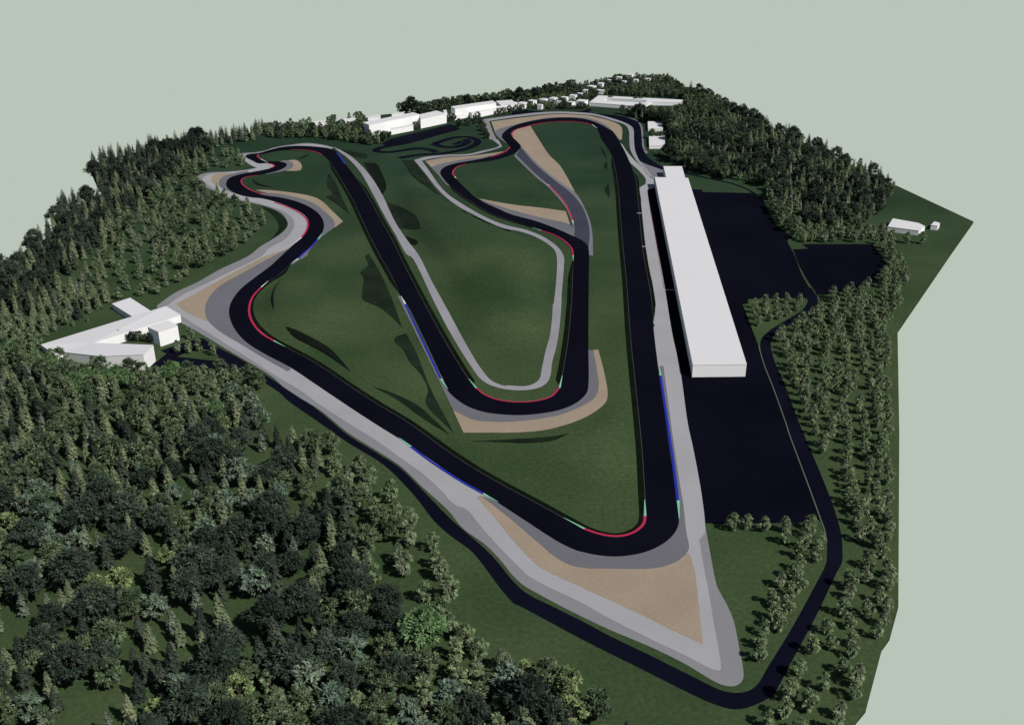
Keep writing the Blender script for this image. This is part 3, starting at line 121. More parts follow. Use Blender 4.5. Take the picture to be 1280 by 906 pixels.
M = {
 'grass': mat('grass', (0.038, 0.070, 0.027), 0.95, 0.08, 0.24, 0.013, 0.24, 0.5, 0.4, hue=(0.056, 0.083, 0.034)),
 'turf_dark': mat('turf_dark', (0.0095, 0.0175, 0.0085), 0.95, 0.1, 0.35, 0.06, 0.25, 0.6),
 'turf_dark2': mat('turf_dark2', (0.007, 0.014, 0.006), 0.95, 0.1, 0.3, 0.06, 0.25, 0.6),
 'turf_slope_shade': mat('turf_slope_shade', (0.004, 0.0068, 0.0038), 0.95, 0.1, 0.35, 0.06, 0.25, 0.6),  # near-black: shade of infield slopes painted as turf colour
 'verge': mat('verge', (0.0045, 0.0075, 0.0035), 0.95, 0.03, 0.3, 0.1, 0.3, 0.8),
 'asphalt': mat('asphalt', (0.0034, 0.0036, 0.0082), 0.95, 0.02, 0.25, 0.015, 0.15, 1.5),
 'asphalt_yard': mat('asphalt_yard', (0.0030, 0.0033, 0.0080), 0.95, 0.02, 0.3, 0.012, 0.2, 1.5),
 'asphalt_road': mat('asphalt_road', (0.0042, 0.0045, 0.0115), 0.95, 0.02, 0.3, 0.02, 0.2, 1.5),
 'asphalt_link': mat('asphalt_link', (0.043, 0.047, 0.066), 0.9, 0.15, 0.08, 0.03, 0.08, 1.5),
 'grey_light': mat('concrete_light', (0.325, 0.321, 0.330), 0.9, 0.2, 0.06, 0.03, 0.04, 0.8),
 'lane_grey': mat('concrete_lane', (0.262, 0.256, 0.273), 0.9, 0.2, 0.10, 0.03, 0.05, 0.8),
 'grey_dark': mat('concrete_rim', (0.212, 0.208, 0.219), 0.9, 0.2, 0.06, 0.03, 0.05, 0.8),
 'grey_mid': mat('tarmac_runoff', (0.135, 0.133, 0.150), 0.9, 0.2, 0.06, 0.03, 0.06, 0.8),
 'grey_mid2': mat('concrete_grey', (0.165, 0.162, 0.182), 0.9, 0.2, 0.06, 0.03, 0.06, 0.8),
 'gravel': mat('gravel', (0.298, 0.237, 0.174), 0.95, 0.1, 0.06, 0.04, 0.09, 0.9, 0.2),
 'red': mat('kerb_red', (0.42, 0.020, 0.070), 0.6), 'blue': mat('kerb_blue', (0.014, 0.024, 0.31), 0.6),
 'green': mat('kerb_green', (0.20, 0.52, 0.33), 0.6), 'white': mat('kerb_white', (0.62, 0.66, 0.62), 0.6),
 'line': mat('edge_line', (0.07, 0.075, 0.075), 0.9, 0.1), 'thin': mat('thin_strip', (0.10, 0.11, 0.085), 0.9, 0.1),
 'wall': mat('white_render', (0.88, 0.87, 0.85), 0.8, 0.2, 0.02, 0.2, 0.015, 1.0),
 'roof': mat('white_roof', (0.65, 0.637, 0.64), 0.8, 0.2, 0.012, 0.04, 0.015, 1.0),
 'seam': mat('roof_seam', (0.635, 0.62, 0.625), 0.8, 0.2),
 'door': mat('dark_opening', (0.05, 0.05, 0.06), 0.7, 0.2),
 'earth': mat('earth_side', (0.020, 0.030, 0.016), 0.95, 0.1, 0.3, 0.1, 0.3, 0.5),
 'bark': mat('bark', (0.085, 0.07, 0.05), 0.9, 0.1, 0.3, 2.0, 0.2, 6.0),
 'bark_pale': mat('bark_pale', (0.20, 0.18, 0.14), 0.9, 0.1, 0.3, 2.0, 0.2, 6.0),
}
def far_view_darkening(m, c):  # view-dependent darkening of distant grass, painted into its colour along Y
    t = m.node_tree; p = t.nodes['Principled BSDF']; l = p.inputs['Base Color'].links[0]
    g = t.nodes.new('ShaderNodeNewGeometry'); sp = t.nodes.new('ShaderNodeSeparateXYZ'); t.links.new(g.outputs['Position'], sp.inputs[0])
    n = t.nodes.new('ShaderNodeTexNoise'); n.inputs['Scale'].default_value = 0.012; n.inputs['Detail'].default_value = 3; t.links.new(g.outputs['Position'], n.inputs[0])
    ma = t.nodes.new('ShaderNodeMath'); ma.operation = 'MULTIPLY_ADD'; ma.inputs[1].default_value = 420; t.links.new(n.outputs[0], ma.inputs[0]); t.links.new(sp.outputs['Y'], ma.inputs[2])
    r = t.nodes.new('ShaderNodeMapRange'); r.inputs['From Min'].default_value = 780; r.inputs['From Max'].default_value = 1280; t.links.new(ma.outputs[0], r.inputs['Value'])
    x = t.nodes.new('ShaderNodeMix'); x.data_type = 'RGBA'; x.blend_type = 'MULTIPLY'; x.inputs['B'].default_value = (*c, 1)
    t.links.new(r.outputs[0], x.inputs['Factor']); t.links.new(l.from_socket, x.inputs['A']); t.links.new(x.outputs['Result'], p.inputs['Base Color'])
far_view_darkening(M['grass'], (0.42, 0.58, 0.74))
def leaf(name, c0, c1, trans=0.12):
    """foliage: every tree a slightly different green, every leaf clump a little lighter or darker"""
    m = bpy.data.materials.new(name); m.use_nodes = True
    t = m.node_tree; p = t.nodes['Principled BSDF']
    p.inputs['Roughness'].default_value = 0.75; p.inputs['Specular IOR Level'].default_value = 0.2
    oi = t.nodes.new('ShaderNodeObjectInfo'); at = t.nodes.new('ShaderNodeAttribute'); at.attribute_name = 'tint'
    m1 = t.nodes.new('ShaderNodeMix'); m1.data_type = 'RGBA'
    m1.inputs['A'].default_value = (*c0, 1); m1.inputs['B'].default_value = (*c1, 1)
    t.links.new(oi.outputs['Random'], m1.inputs['Factor'])
    vm = t.nodes.new('ShaderNodeVectorMath'); vm.operation = 'SCALE'
    t.links.new(m1.outputs['Result'], vm.inputs[0]); t.links.new(at.outputs['Fac'], vm.inputs['Scale'])
    t.links.new(vm.outputs[0], p.inputs['Base Color'])
    return m
L = {
 'spruce_olive': leaf('spruce_olive', (0.085, 0.110, 0.056), (0.135, 0.156, 0.082)),
 'spruce_dark': leaf('spruce_dark', (0.013, 0.021, 0.014), (0.036, 0.048, 0.030)),
 'spruce_grey': leaf('spruce_grey', (0.082, 0.108, 0.075), (0.115, 0.138, 0.095)),
 'young_green': leaf('young_green', (0.098, 0.144, 0.068), (0.140, 0.184, 0.092)),
 'young_pale': leaf('young_pale', (0.115, 0.155, 0.086), (0.152, 0.190, 0.108)),
 'broad_dark': leaf('broad_dark', (0.016, 0.028, 0.019), (0.050, 0.072, 0.047)),
 'broad_mid': leaf('broad_mid', (0.055, 0.088, 0.044), (0.098, 0.132, 0.066)),
 'broad_blue': leaf('broad_blue', (0.080, 0.122, 0.082), (0.118, 0.155, 0.104)),
 'broad_lime': leaf('broad_lime', (0.125, 0.172, 0.066), (0.160, 0.205, 0.085)),
 'broad_emerald': leaf('broad_emerald', (0.085, 0.160, 0.060), (0.110, 0.185, 0.075)),
}

# ------------------------------------------------------------------ helpers
def link_mesh(name, verts, faces, m, parent=None, loc=(0, 0, 0)):
    me = bpy.data.meshes.new(name)
    me.from_pydata(verts, [], faces); me.update()
    for x in (m if isinstance(m, (list, tuple)) else [m]): me.materials.append(x)
    o = bpy.data.objects.new(name, me); col.objects.link(o); o.location = loc
    if parent: o.parent = parent
    return o
def tag(o, label=None, cat=None, group=None, kind=None):
    if label: o['label'] = label
    if cat: o['category'] = cat
    if group: o['group'] = group
    if kind: o['kind'] = kind
    return o
def empty(name, loc, label, cat, group=None, rz=0.0, s=1.0):
    o = bpy.data.objects.new(name, None); col.objects.link(o)
    o.empty_display_size = 1; o.location = loc; o.rotation_euler = (0, 0, rz); o.scale = (s, s, s)
    return tag(o, label, cat, group)
def cr(seg, n=6):
    """Catmull-Rom through an open list of points"""
    if len(seg) < 3: return [Vector(p[:2]) for p in seg]
    P = [Vector(p[:2]) for p in seg]
    P = [P[0] * 2 - P[1]] + P + [P[-1] * 2 - P[-2]]
    o = []
    for i in range(1, len(P) - 2):
        a, b, c, d = P[i - 1:i + 3]
        t1 = t2 = None
        la, lb, lc = max((b - a).length, .01) ** .5, max((c - b).length, .01) ** .5, max((d - c).length, .01) ** .5
        m1 = (c - b) + ((b - a) / la - (c - a) / (la + lb)) * lb
        m2 = (c - b) + ((d - c) / lc - (d - b) / (lb + lc)) * lb
        for k in range(n):
            t = k / n
            o.append(b * (2*t**3 - 3*t**2 + 1) + m1 * (t**3 - 2*t**2 + t) + c * (-2*t**3 + 3*t**2) + m2 * (t**3 - t**2))
    o.append(P[-2]); return o
def outline(pts, n=6):
    cs = [i for i, p in enumerate(pts) if len(p) > 2]
    if not cs:
        k = len(pts); ext = [pts[(i) % k] for i in range(-3, k + 3)]
        full = cr(ext, n); return full[3 * n:(3 + k) * n]
    pts = pts[cs[0]:] + pts[:cs[0]] + [pts[cs[0]]]
    o = []; seg = [pts[0]]
    for p in pts[1:]:
        seg.append(p)
        if len(p) > 2: o += cr(seg, n)[:-1]; seg = [p]
    return o
def dedupe(o, d=0.05):
    r = []
    for p in o:
        if not r or (p - r[-1]).length > d: r.append(p)
    if (r[0] - r[-1]).length < d: r.pop()
    return r
# gentle mounds in the infield, flat under every road
MOUNDS = []
def mound(x, y, rx, ry, rot, h): MOUNDS.append((x, y, rx, ry, math.cos(rot), math.sin(rot), h))
def height(x, y):
    z = 0.0
    ix, iy = int(x - X0), int(y - Y0)
    if not (1 <= ix < X1 - X0 - 1 and 1 <= iy < Y1 - Y0 - 1): return 0.0
    k = ROADDIST[iy, ix]
    if k <= 0: return 0.0
    for mx_, my_, rx, ry, c, s, h in MOUNDS:
        dx, dy = x - mx_, y - my_
        u, v = (dx * c + dy * s) / rx, (-dx * s + dy * c) / ry
        q = u * u + v * v
        if q < 1: z += h * (1 - q) ** 2
    return z * k * k * (3 - 2 * k)
def inside(poly, X, Y):
    r = np.zeros(X.shape, bool)
    n = len(poly)
    for i in range(n):
        x1, y1 = poly[i][0], poly[i][1]; x2, y2 = poly[i - 1][0], poly[i - 1][1]
        if y1 == y2: continue
        r ^= ((y1 > Y) != (y2 > Y)) & (X < (x2 - x1) * (Y - y1) / (y2 - y1) + x1)
    return r
def fill(outlines, step=0):
    """triangulate closed outlines (the first is the border, the rest are holes)"""
    vs, es = [], []
    for o in outlines:
        k = len(vs); vs += [Vector((p[0], p[1])) for p in o]
        es += [(k + i, k + (i + 1) % len(o)) for i in range(len(o))]
    if step:
        a = np.array([(p[0], p[1]) for p in outlines[0]])
        gx, gy = np.meshgrid(np.arange(a[:, 0].min(), a[:, 0].max(), step), np.arange(a[:, 1].min(), a[:, 1].max(), step))
        ok = inside(outlines[0], gx, gy)
        vs += [Vector((float(x), float(y))) for x, y in zip(gx[ok], gy[ok])]
    r = delaunay_2d_cdt(vs, es, [], 0, 1e-4)
    v, f = r[0], r[2]
    cx = np.array([sum(v[i].x for i in t) / len(t) for t in f]); cy = np.array([sum(v[i].y for i in t) / len(t) for t in f])
    ok = np.zeros(len(f), bool)
    for o in outlines: ok ^= inside(o, cx, cy)
    return v, [t for t, k in zip(f, ok) if k]
BLOCK = []       # outlines no tree may stand on
def sheet(name, o, z, m, holes=(), step=0, kind='structure', block=True, lift=False):
    o = dedupe(o)
    if block and not holes: BLOCK.append(o)
    v, f = fill([o] + [dedupe(h) for h in holes], step)
    vv = [(p.x, p.y, z + (height(p.x, p.y) + min(height(p.x, p.y), .6) if lift else 0)) for p in v]
    ff = []
    for t in f:
        a, b, c = (v[t[0]], v[t[1]], v[t[2]])
        ff.append(list(t) if (b - a).cross(c - a) > 0 else list(reversed(t)))
    ob = link_mesh(name, vv, ff, m)
    if kind: ob['kind'] = kind
    return ob
def ribbon(name, line, wid, z, m, kind='structure', parent=None, hump=0.0):
    """a strip along a centre line; wid is a number or one width per point; hump raises its middle like a kerb"""
    v, f = [], []
    n = len(line)
    for i, p in enumerate(line):
        d = (line[min(i + 1, n - 1)] - line[max(i - 1, 0)]).normalized(); nn = Vector((-d.y, d.x))
        w_ = (wid[i] if isinstance(wid, list) else wid) / 2
        v += [(*(p + nn * w_), z), (*p, z + hump), (*(p - nn * w_), z)]
    for i in range(n - 1):
        a = 3 * i; f += [(a, a + 1, a + 4, a + 3), (a + 1, a + 2, a + 5, a + 4)]
    f = [tuple(reversed(q)) for q in f]
    o = link_mesh(name, v, f, m, parent)
    if kind: o['kind'] = kind
    return o

# a 1 m raster of everything trees must keep off
X0, Y0, X1, Y1 = -560, 120, 640, 1620
MASK = np.zeros((Y1 - Y0, X1 - X0), bool)
def raster(o, mask, val=True):
    a = np.array([(p[0], p[1]) for p in o]); x0, y0 = np.floor(a.min(0)).astype(int) - 1; x1, y1 = np.ceil(a.max(0)).astype(int) + 1
    x0, y0, x1, y1 = max(x0, X0), max(y0, Y0), min(x1, X1), min(y1, Y1)
    if x1 <= x0 or y1 <= y0: return
    gx, gy = np.meshgrid(np.arange(x0, x1) + .5, np.arange(y0, y1) + .5)
    sub = mask[y0 - Y0:y1 - Y0, x0 - X0:x1 - X0]
    mm = inside(o, gx, gy)
    sub[mm] = val
def dilate(m, n):
    m = m.copy()
    for _ in range(n):
        c = m.copy(); c[1:] |= m[:-1]; c[:-1] |= m[1:]; c[:, 1:] |= m[:, :-1]; c[:, :-1] |= m[:, 1:]; m = c
    return m
# ------------------------------------------------------------------ ground and circuit
mound(-46, 830, 72, 200, R(14), 10.0); mound(-5, 660, 60, 130, R(8), 5.0)
mound(-165, 640, 50, 150, R(25), 5.0); mound(45, 905, 45, 90, 0, 3.0); mound(118, 900, 30, 160, 0, 2.5); mound(60, 480, 60, 130, R(20), 2.0)
slab = [Vector(p[:2]) for p in DATA['slab']]
ta, tb = dedupe(outline(DATA['track_a'])), dedupe(outline(DATA['track_b']))
rm = np.zeros_like(MASK); raster(tb, rm); t2 = np.zeros_like(MASK); raster(ta, t2); rm &= ~t2
for name, layer, m, pts in DATA['sheets']: raster(outline(pts), rm)
for pts in DATA['kart']:
    for p in cr(pts, 6): rm[int(p.y - Y0) - 5:int(p.y - Y0) + 5, int(p.x - X0) - 5:int(p.x - X0) + 5] = True
RAMP = 24
ROADDIST = np.zeros(MASK.shape, np.float32); cur = dilate(rm, 2)
for k in range(RAMP):
    ROADDIST += ~cur; cur = dilate(cur, 1)
ROADDIST /= RAMP
v, f = fill([slab], 4.5)
nz = [(p.x, p.y, height(p.x, p.y)) for p in v]
ff = []
for t in f:
    a, b, c = v[t[0]], v[t[1]], v[t[2]]
    ff.append(list(t) if (b - a).cross(c - a) > 0 else list(reversed(t)))
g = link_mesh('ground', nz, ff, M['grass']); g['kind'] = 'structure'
for p in g.data.polygons: p.use_smooth = True
k = len(slab)
sv = [(p.x, p.y, -0.02) for p in slab] + [(p.x, p.y, -1.6) for p in slab]
sf = [(i, i + k, (i + 1) % k + k, (i + 1) % k) for i in range(k)] + [tuple(range(k, 2 * k))]
e = link_mesh('earth_base', sv, sf, M['earth']); e['kind'] = 'structure'

ZL = {0: 0.04, 1: 0.08, 2: 0.12, 3: 0.16, 4: 0.20, 5: 0.24, 6: 0.28, 7: 0.33}
sheet('race_track', tb, ZL[7], M['asphalt'], holes=[ta])
TRACK_BAND = (tb, ta)
for name, layer, m, pts in DATA['sheets']:
    sheet(name, outline(pts), ZL[layer], M[m])
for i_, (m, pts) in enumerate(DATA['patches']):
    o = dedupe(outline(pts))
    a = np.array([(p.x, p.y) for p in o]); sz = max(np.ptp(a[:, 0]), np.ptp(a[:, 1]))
    sheet('dark_turf_and_shade', o, 0.05 + 0.012 * i_, M[m], step=3.0 if sz > 20 else 2.5, block=False, lift=True)  # darker turf sheets; the near-black ones are painted slope shade
for pts in DATA['islands']:
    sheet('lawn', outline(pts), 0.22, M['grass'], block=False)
for pts in DATA['kart']:
    ribbon('kart_track', cr(pts, 6), 8.5 if len(pts) > 4 else 6.0, 0.11, M['asphalt_road'])

ribbon('edge_strip', cr(DATA['yard_line'], 6), 0.55, 0.21, M['thin'])
def offset_section(loop, p0, p1, outer, inner, name, m, z):
    """band along part of a closed edge, from nearest(p0) to nearest(p1); distances are measured away from the road"""
    area = sum(loop[i - 1].cross(loop[i]) for i in range(len(loop)))
    i0 = min(range(len(loop)), key=lambda i: (loop[i] - Vector(p0)).length); i1 = min(range(len(loop)), key=lambda i: (loop[i] - Vector(p1)).length)
    if (i1 - i0) % len(loop) > len(loop) / 2: i0, i1 = i1, i0
    idx = [(i0 + k) % len(loop) for k in range((i1 - i0) % len(loop) + 1)]
    vs, fs = [], []
    for n_, i in enumerate(idx):
        d = (loop[(i + 1) % len(loop)] - loop[i - 1]).normalized(); nn = Vector((d.y, -d.x)) * (1 if area > 0 else -1)
        if loop is ta: nn = -nn
        t_ = min(1.0, n_ / 4, (len(idx) - 1 - n_) / 4)
        q0, q1 = loop[i] + nn * inner, loop[i] + nn * (inner + (outer - inner) * max(t_, .05))
        vs += [(*q0, z), (*q1, z)]
        if n_: a = 2 * n_; fs.append((a - 2, a, a + 1, a - 1))
    me = link_mesh(name, vs, fs, m); me['kind'] = 'structure'
    me.data.flip_normals() if me.data.polygons[0].normal.z < 0 else None
VERGES = DATA['verges']
for which, p0, p1, wv in VERGES:
    lp = ta if which == 'a' else tb
    offset_section(lp, p0, p1, wv, -0.6, 'grass_verge', M['verge'], 0.30)
    offset_section(lp, p0, p1, 0.2, -0.02, 'edge_line', M['line'], 0.36)
for m, wd, pts in DATA['kerbs']:
    line = cr(pts, 6) if len(pts) > 2 else [Vector(pts[0][:2]).lerp(Vector(pts[1][:2]), k / 6) for k in range(7)]
    wd *= 0.85
    wl = wd if wd > 0 else [0.25 + (-wd - 0.25) * k / (len(line) - 1) for k in range(len(line))]
    ribbon('kerb', line, wl, 0.37, M[m], hump=0.06)
for a, b in DATA['walkways']:
    ribbon('walkway', [Vector(a[:2]), Vector(b[:2])], 1.7, 0.40, M['grey_light'])

# ------------------------------------------------------------------ buildings
def prism_walls(o, hs, zb, drop=0.0):
    n = len(o)
    vs = [(p[0], p[1], zb) for p in o] + [(p[0], p[1], h - drop) for p, h in zip(o, hs)]
    return vs, [(i, (i + 1) % n, n + (i + 1) % n, n + i) for i in range(n)]
def ccw(pts):
    a = sum(pts[i - 1][0] * pts[i][1] - pts[i - 1][1] * pts[i][0] for i in range(len(pts)))
    return pts if a > 0 else pts[::-1]
OPEN = []       # open ground kept free in front of some buildings
def building(name, pts, label, cat='building', group=None, roof_m='roof', over=0.12, holes=None, front=0):
    """white volume: walls as one part, a thin roof sheet with a small edge as another"""
    pts = ccw(pts)
    BLOCK.append([Vector(p[:2]) for p in pts])
    if front: OPEN.append((pts, front))
    cx, cy = sum(p[0] for p in pts) / len(pts), sum(p[1] for p in pts) / len(pts)
    z0 = 0.0
    root = empty(name, (cx, cy, z0), label, cat, group)
    loc = [(p[0] - cx, p[1] - cy) for p in pts]; hs = [p[2] for p in pts]
    vs, fs = prism_walls(loc, hs, -0.3, 0.25)
    hl = []
    if holes:
        hl = [(p[0] - cx, p[1] - cy) for p in ccw(holes)[::-1]]
        v2, f2 = prism_walls(hl, [p[2] for p in ccw(holes)[::-1]], -0.3, 0.25)
        k0 = len(vs); vs += v2; fs += [tuple(i + k0 for i in q) for q in f2]
    link_mesh('wall', vs, fs, M['wall'], root)
    # roof: slightly proud of the walls, 0.25 m thick
    n = len(loc); ro = []
    for i in range(n):
        a, b, c = Vector(loc[i - 1]), Vector(loc[i]), Vector(loc[(i + 1) % n])
        n1 = Vector(((b - a).y, -(b - a).x)).normalized(); n2 = Vector(((c - b).y, -(c - b).x)).normalized()
        d = (n1 + n2); d = d / max(d.length_squared / 2, 0.5)
        ro.append(b + d * over)
    loops = [ro] + ([[Vector(p) for p in hl]] if hl else [])
    v, f = fill(loops)
    def hz(p):
        q = min(range(n), key=lambda i: (ro[i] - p).length)
        return hs[q]
    tv = [(p.x, p.y, hz(p)) for p in v]; bv = [(p.x, p.y, hz(p) - 0.25) for p in v]
    tf = []
    for t in f:
        a, b, c = v[t[0]], v[t[1]], v[t[2]]
        tf.append(list(t) if (b - a).cross(c - a) > 0 else list(reversed(t)))
    N = len(v); fs = tf + [[i + N for i in reversed(t)] for t in tf]
    ec = {}
    for t in tf:
        for i in range(3):
            e_ = (t[i], t[(i + 1) % 3]); ec[e_] = 1
    for (a, b) in list(ec):
        if (b, a) not in ec: fs.append([a, a + N, b + N, b])
    link_mesh('roof', tv + bv, fs, M[roof_m], root)
    return root, loc, hs
def box(name, x0, y0, z0, x1, y1, z1, m, parent):
    vs = [(x, y, z) for z in (z0, z1) for x, y in ((x0, y0), (x1, y0), (x1, y1), (x0, y1))]
    return link_mesh(name, vs, [(3, 2, 1, 0), (4, 5, 6, 7), (0, 1, 5, 4), (1, 2, 6, 5), (2, 3, 7, 6), (3, 0, 4, 7)], m, parent)

hall, hl, hh = building('pit_building', DATA['hall'], 'very long white flat roofed pit building beside the straight and the dark paddock')
# roof seams: thin upstands across the roof
c0, c1, c2, c3 = [Vector(p) for p in hl]
order = sorted([c0, c1, c2, c3], key=lambda p: p.y); near = sorted(order[:2], key=lambda p: p.x); far = sorted(order[2:], key=lambda p: p.x)
sv, sf = [], []
for k in range(1, 9):
    a = near[0].lerp(far[0], k / 9); b = near[1].lerp(far[1], k / 9)
    d = (far[0] - near[0]).normalized() * 0.15
    i = 0; z = hh[0]
    sv = [(*(a - d), z), (*(b - d), z), (*(b + d), z), (*(a + d), z), (*(a - d), z + .06), (*(b - d), z + .06), (*(b + d), z + .06), (*(a + d), z + .06)]
    sf = [tuple(q for q in t) for t in ((4, 5, 6, 7), (0, 1, 5, 4), (1, 2, 6, 5), (2, 3, 7, 6), (3, 0, 4, 7))]
    link_mesh('roof_seam', sv, sf, M['seam'], hall)
def attach(child, parent, name):
    """turn a volume built as its own root into a part with its roof as sub-part"""
    wall = [c for c in child.children if c.name.startswith('wall')][0]; roof = [c for c in child.children if c.name.startswith('roof')][0]
    off = Vector(child.location) - Vector(parent.location)
    wall.parent = parent; wall.location = off; wall.name = name; wall.data.name = name
    roof.parent = wall; roof.location = (0, 0, 0)
    bpy.data.objects.remove(child)
an, _, _ = building('annex', DATA['hall_annex'], 'x', 'building'); attach(an, hall, 'annex')
vh, _, _ = building('club_building', DATA['vhouse'], 'white V-shaped flat roofed building left of the first corner, open towards the track')
an, _, _ = building('annex', DATA['vannex'], 'x', 'building'); attach(an, vh, 'rear_wing')
building('cube_building', DATA['vcube'], 'tall white cube shaped building in front of the V-shaped building near the service road')
sh_, sl, shh = building('storage_shed', DATA['shed'], 'long low white shed with a recessed door on the lawn at the far right tip', front=16)
building('garage', DATA['cube'], 'tiny white cube hut on the lawn right of the long low shed', 'hut')
building('square_building', DATA['sq1'], 'white square flat roofed building, the farther of two beside the entry road', 'building', front=32)
building('square_building', DATA['sq2'], 'white square flat roofed building, the nearer of two beside the entry road', 'building', front=32)
building('courtyard_building', DATA['court_out'], 'long white courtyard building with trees in its yard behind the top bend', holes=DATA['court_in'], front=20)
HL = ['large white hall with a grey gable wall, left of the halls beyond the kart track', None, 'white hall between the two big halls, stepped down at its right end', 'low flat white link block right of the middle hall beyond the kart track',
      'little white box on the roof line between the middle hall and the link block', 'large white hall farthest right beyond the kart track, above a lower front volume', None, 'white hall with a broken roof edge behind the rightmost big hall', 'small white box building at the right end of the halls, before the houses',
      'low white building almost hidden by trees, farthest left of the far edge', 'long low white building behind the tree belt, second from the left at the far edge', 'low white building just behind the large left hall, near the round trees', 'low white strip of a building behind the right end of the large left hall']
hangars = []
for i, pts in enumerate(DATA['hangar']):
    if i in (1, 6):
        an, _, _ = building('annex', pts, 'x', 'building'); attach(an, hangars[i - 1], 'front_volume')
        hangars.append(None)
    else:
        lab = HL[i]
        r_, _, _ = building('industrial_hall' if i < 9 else 'low_building', pts, lab, front=10 if i < 9 else 16)
        hangars.append(r_)
HOUSE_LABELS = DATA['house_labels']
for i, ((x, y, h), wpx) in enumerate(DATA['houses']):
    u, v_, dep = project(x, y, h)
    wm = wpx / (1279 / 120) * dep / 1276 * 0.92
    a = R(-28 + 8 * math.sin(i * 2.3)); dw, dd = wm / 2, wm / 2 * (1.05 + 0.25 * math.sin(i * 1.7))
    c, s = math.cos(a), math.sin(a); hgt = 5.6 + 0.8 * math.sin(i * 3.1)
    pts = [[x + px_ * c - py_ * s, y + px_ * s + py_ * c, hgt] for px_, py_ in ((-dw, -dd), (dw, -dd), (dw, dd), (-dw, dd))]
    building('house', pts, HOUSE_LABELS[i], 'house', 'white box houses at the far edge', front=9)

# ------------------------------------------------------------------ trees
def tree_mesh(name, quads, tints, m):
    vs, fs = [], []
    for q in quads:
        k = len(vs); vs += [tuple(p) for p in q]; fs.append(tuple(range(k, k + len(q))))
    me = bpy.data.meshes.new(name); me.from_pydata(vs, [], fs); me.update(); me.materials.append(m)
    at = me.attributes.new('tint', 'FLOAT', 'FACE'); at.data.foreach_set('value', tints)
    return me
def tube_mesh(name, paths, m, sides=6):
    vs, fs = [], []
    for path in paths:
        k0 = len(vs)
        for p, r_ in path:
            for k in range(sides):
                a = 2 * math.pi * k / sides; vs.append((p[0] + r_ * math.cos(a), p[1] + r_ * math.sin(a), p[2]))
        for j in range(len(path) - 1):
            for k in range(sides):
                a, b = k0 + j * sides + k, k0 + j * sides + (k + 1) % sides
                fs.append((a, b, b + sides, a + sides))
    me = bpy.data.meshes.new(name); me.from_pydata(vs, [], fs); me.update(); me.materials.append(m)
    return me
def leaf_quad(r, c, s, out_, droop=0.0):
    """a spray of leaves: a narrow leaf-shaped face that points outwards and hangs a little"""
    t = Vector((out_[0] + r.gauss(0, .5), out_[1] + r.gauss(0, .5), out_[2] * .6 + r.gauss(0, .45) - droop))
    if t.length < .05: t = Vector((1, 0, 0))
    t.normalize()
    n = Vector((out_[0] * .7 + r.gauss(0, .3), out_[1] * .7 + r.gauss(0, .3), max(out_[2], 0) + .75 + r.gauss(0, .3)))
    n = n - t * n.dot(t); n = n.normalized() if n.length > .05 else t.orthogonal().normalized()
    b = n.cross(t)
    t = t * s * r.uniform(.8, 1.45); b = b * s * r.uniform(.28, .5)
    c = Vector(c)
    return [c - t * .8, c - b + t * .1, c + t, c + b - t * .1]
def broad_tree(seed, h, wdt, nclump, nleaf, ls, lm, trunk_m, droop=0.0, base=0.28, flat=1.0):
    r = random.Random(seed); q, tn, limbs = [], [], []
    ch = h * (1 - base); cz = h * base + ch * .5
    cl = []
    for i in range(nclump):
        z_ = r.uniform(-1, 1); a = r.uniform(0, 6.28) ; rad = math.sqrt(1 - z_ * z_) * r.uniform(.55, 1.0)
        prof = 1.0 if z_ < .1 else 1 - .25 * z_
        c = Vector((math.cos(a) * rad * wdt / 2 * prof, math.sin(a) * rad * wdt / 2 * prof, cz + z_ * ch * .46 * flat))
        c += Vector((noise.noise(c * .3 + Vector((seed, 0, 0))), noise.noise(c * .3 + Vector((0, seed, 0))), 0)) * wdt * .12
        cl.append(c)
    for c in cl:
        tone = r.uniform(.5, 1.6); cr_ = wdt * r.uniform(.075, .15)
        o0 = (c - Vector((0, 0, cz * .8))).normalized()
        for k in range(nleaf):
            d = Vector((r.gauss(0, 1), r.gauss(0, 1), r.gauss(0, .8)))
            d = d.normalized() * cr_ * r.uniform(.3, 1.05)
            p = c + d; p.z -= droop * (d.xy.length) * .8
            q.append(leaf_quad(r, p, ls, (d.normalized() + o0 * .7), droop))
            tn.append(tone * r.uniform(.6, 1.4))
        if len(limbs) < 9 and r.random() < .5: limbs.append(c)
    tr = h * .022 + .05
    paths = [[((0, 0, -.3), tr * 1.5), ((0, 0, h * base * .6), tr), ((r.uniform(-.2, .2), r.uniform(-.2, .2), cz), tr * .6), ((r.uniform(-.3, .3), r.uniform(-.3, .3), h * .86), tr * .15)]]
    for c in limbs: paths.append([((0, 0, h * base * r.uniform(.9, 1.5)), tr * .5), (tuple(c * .55 + Vector((0, 0, c.z * .1))), tr * .32), (tuple(c), tr * .1)])
    return tree_mesh('crown', q, tn, lm), tube_mesh('trunk', paths, trunk_m)
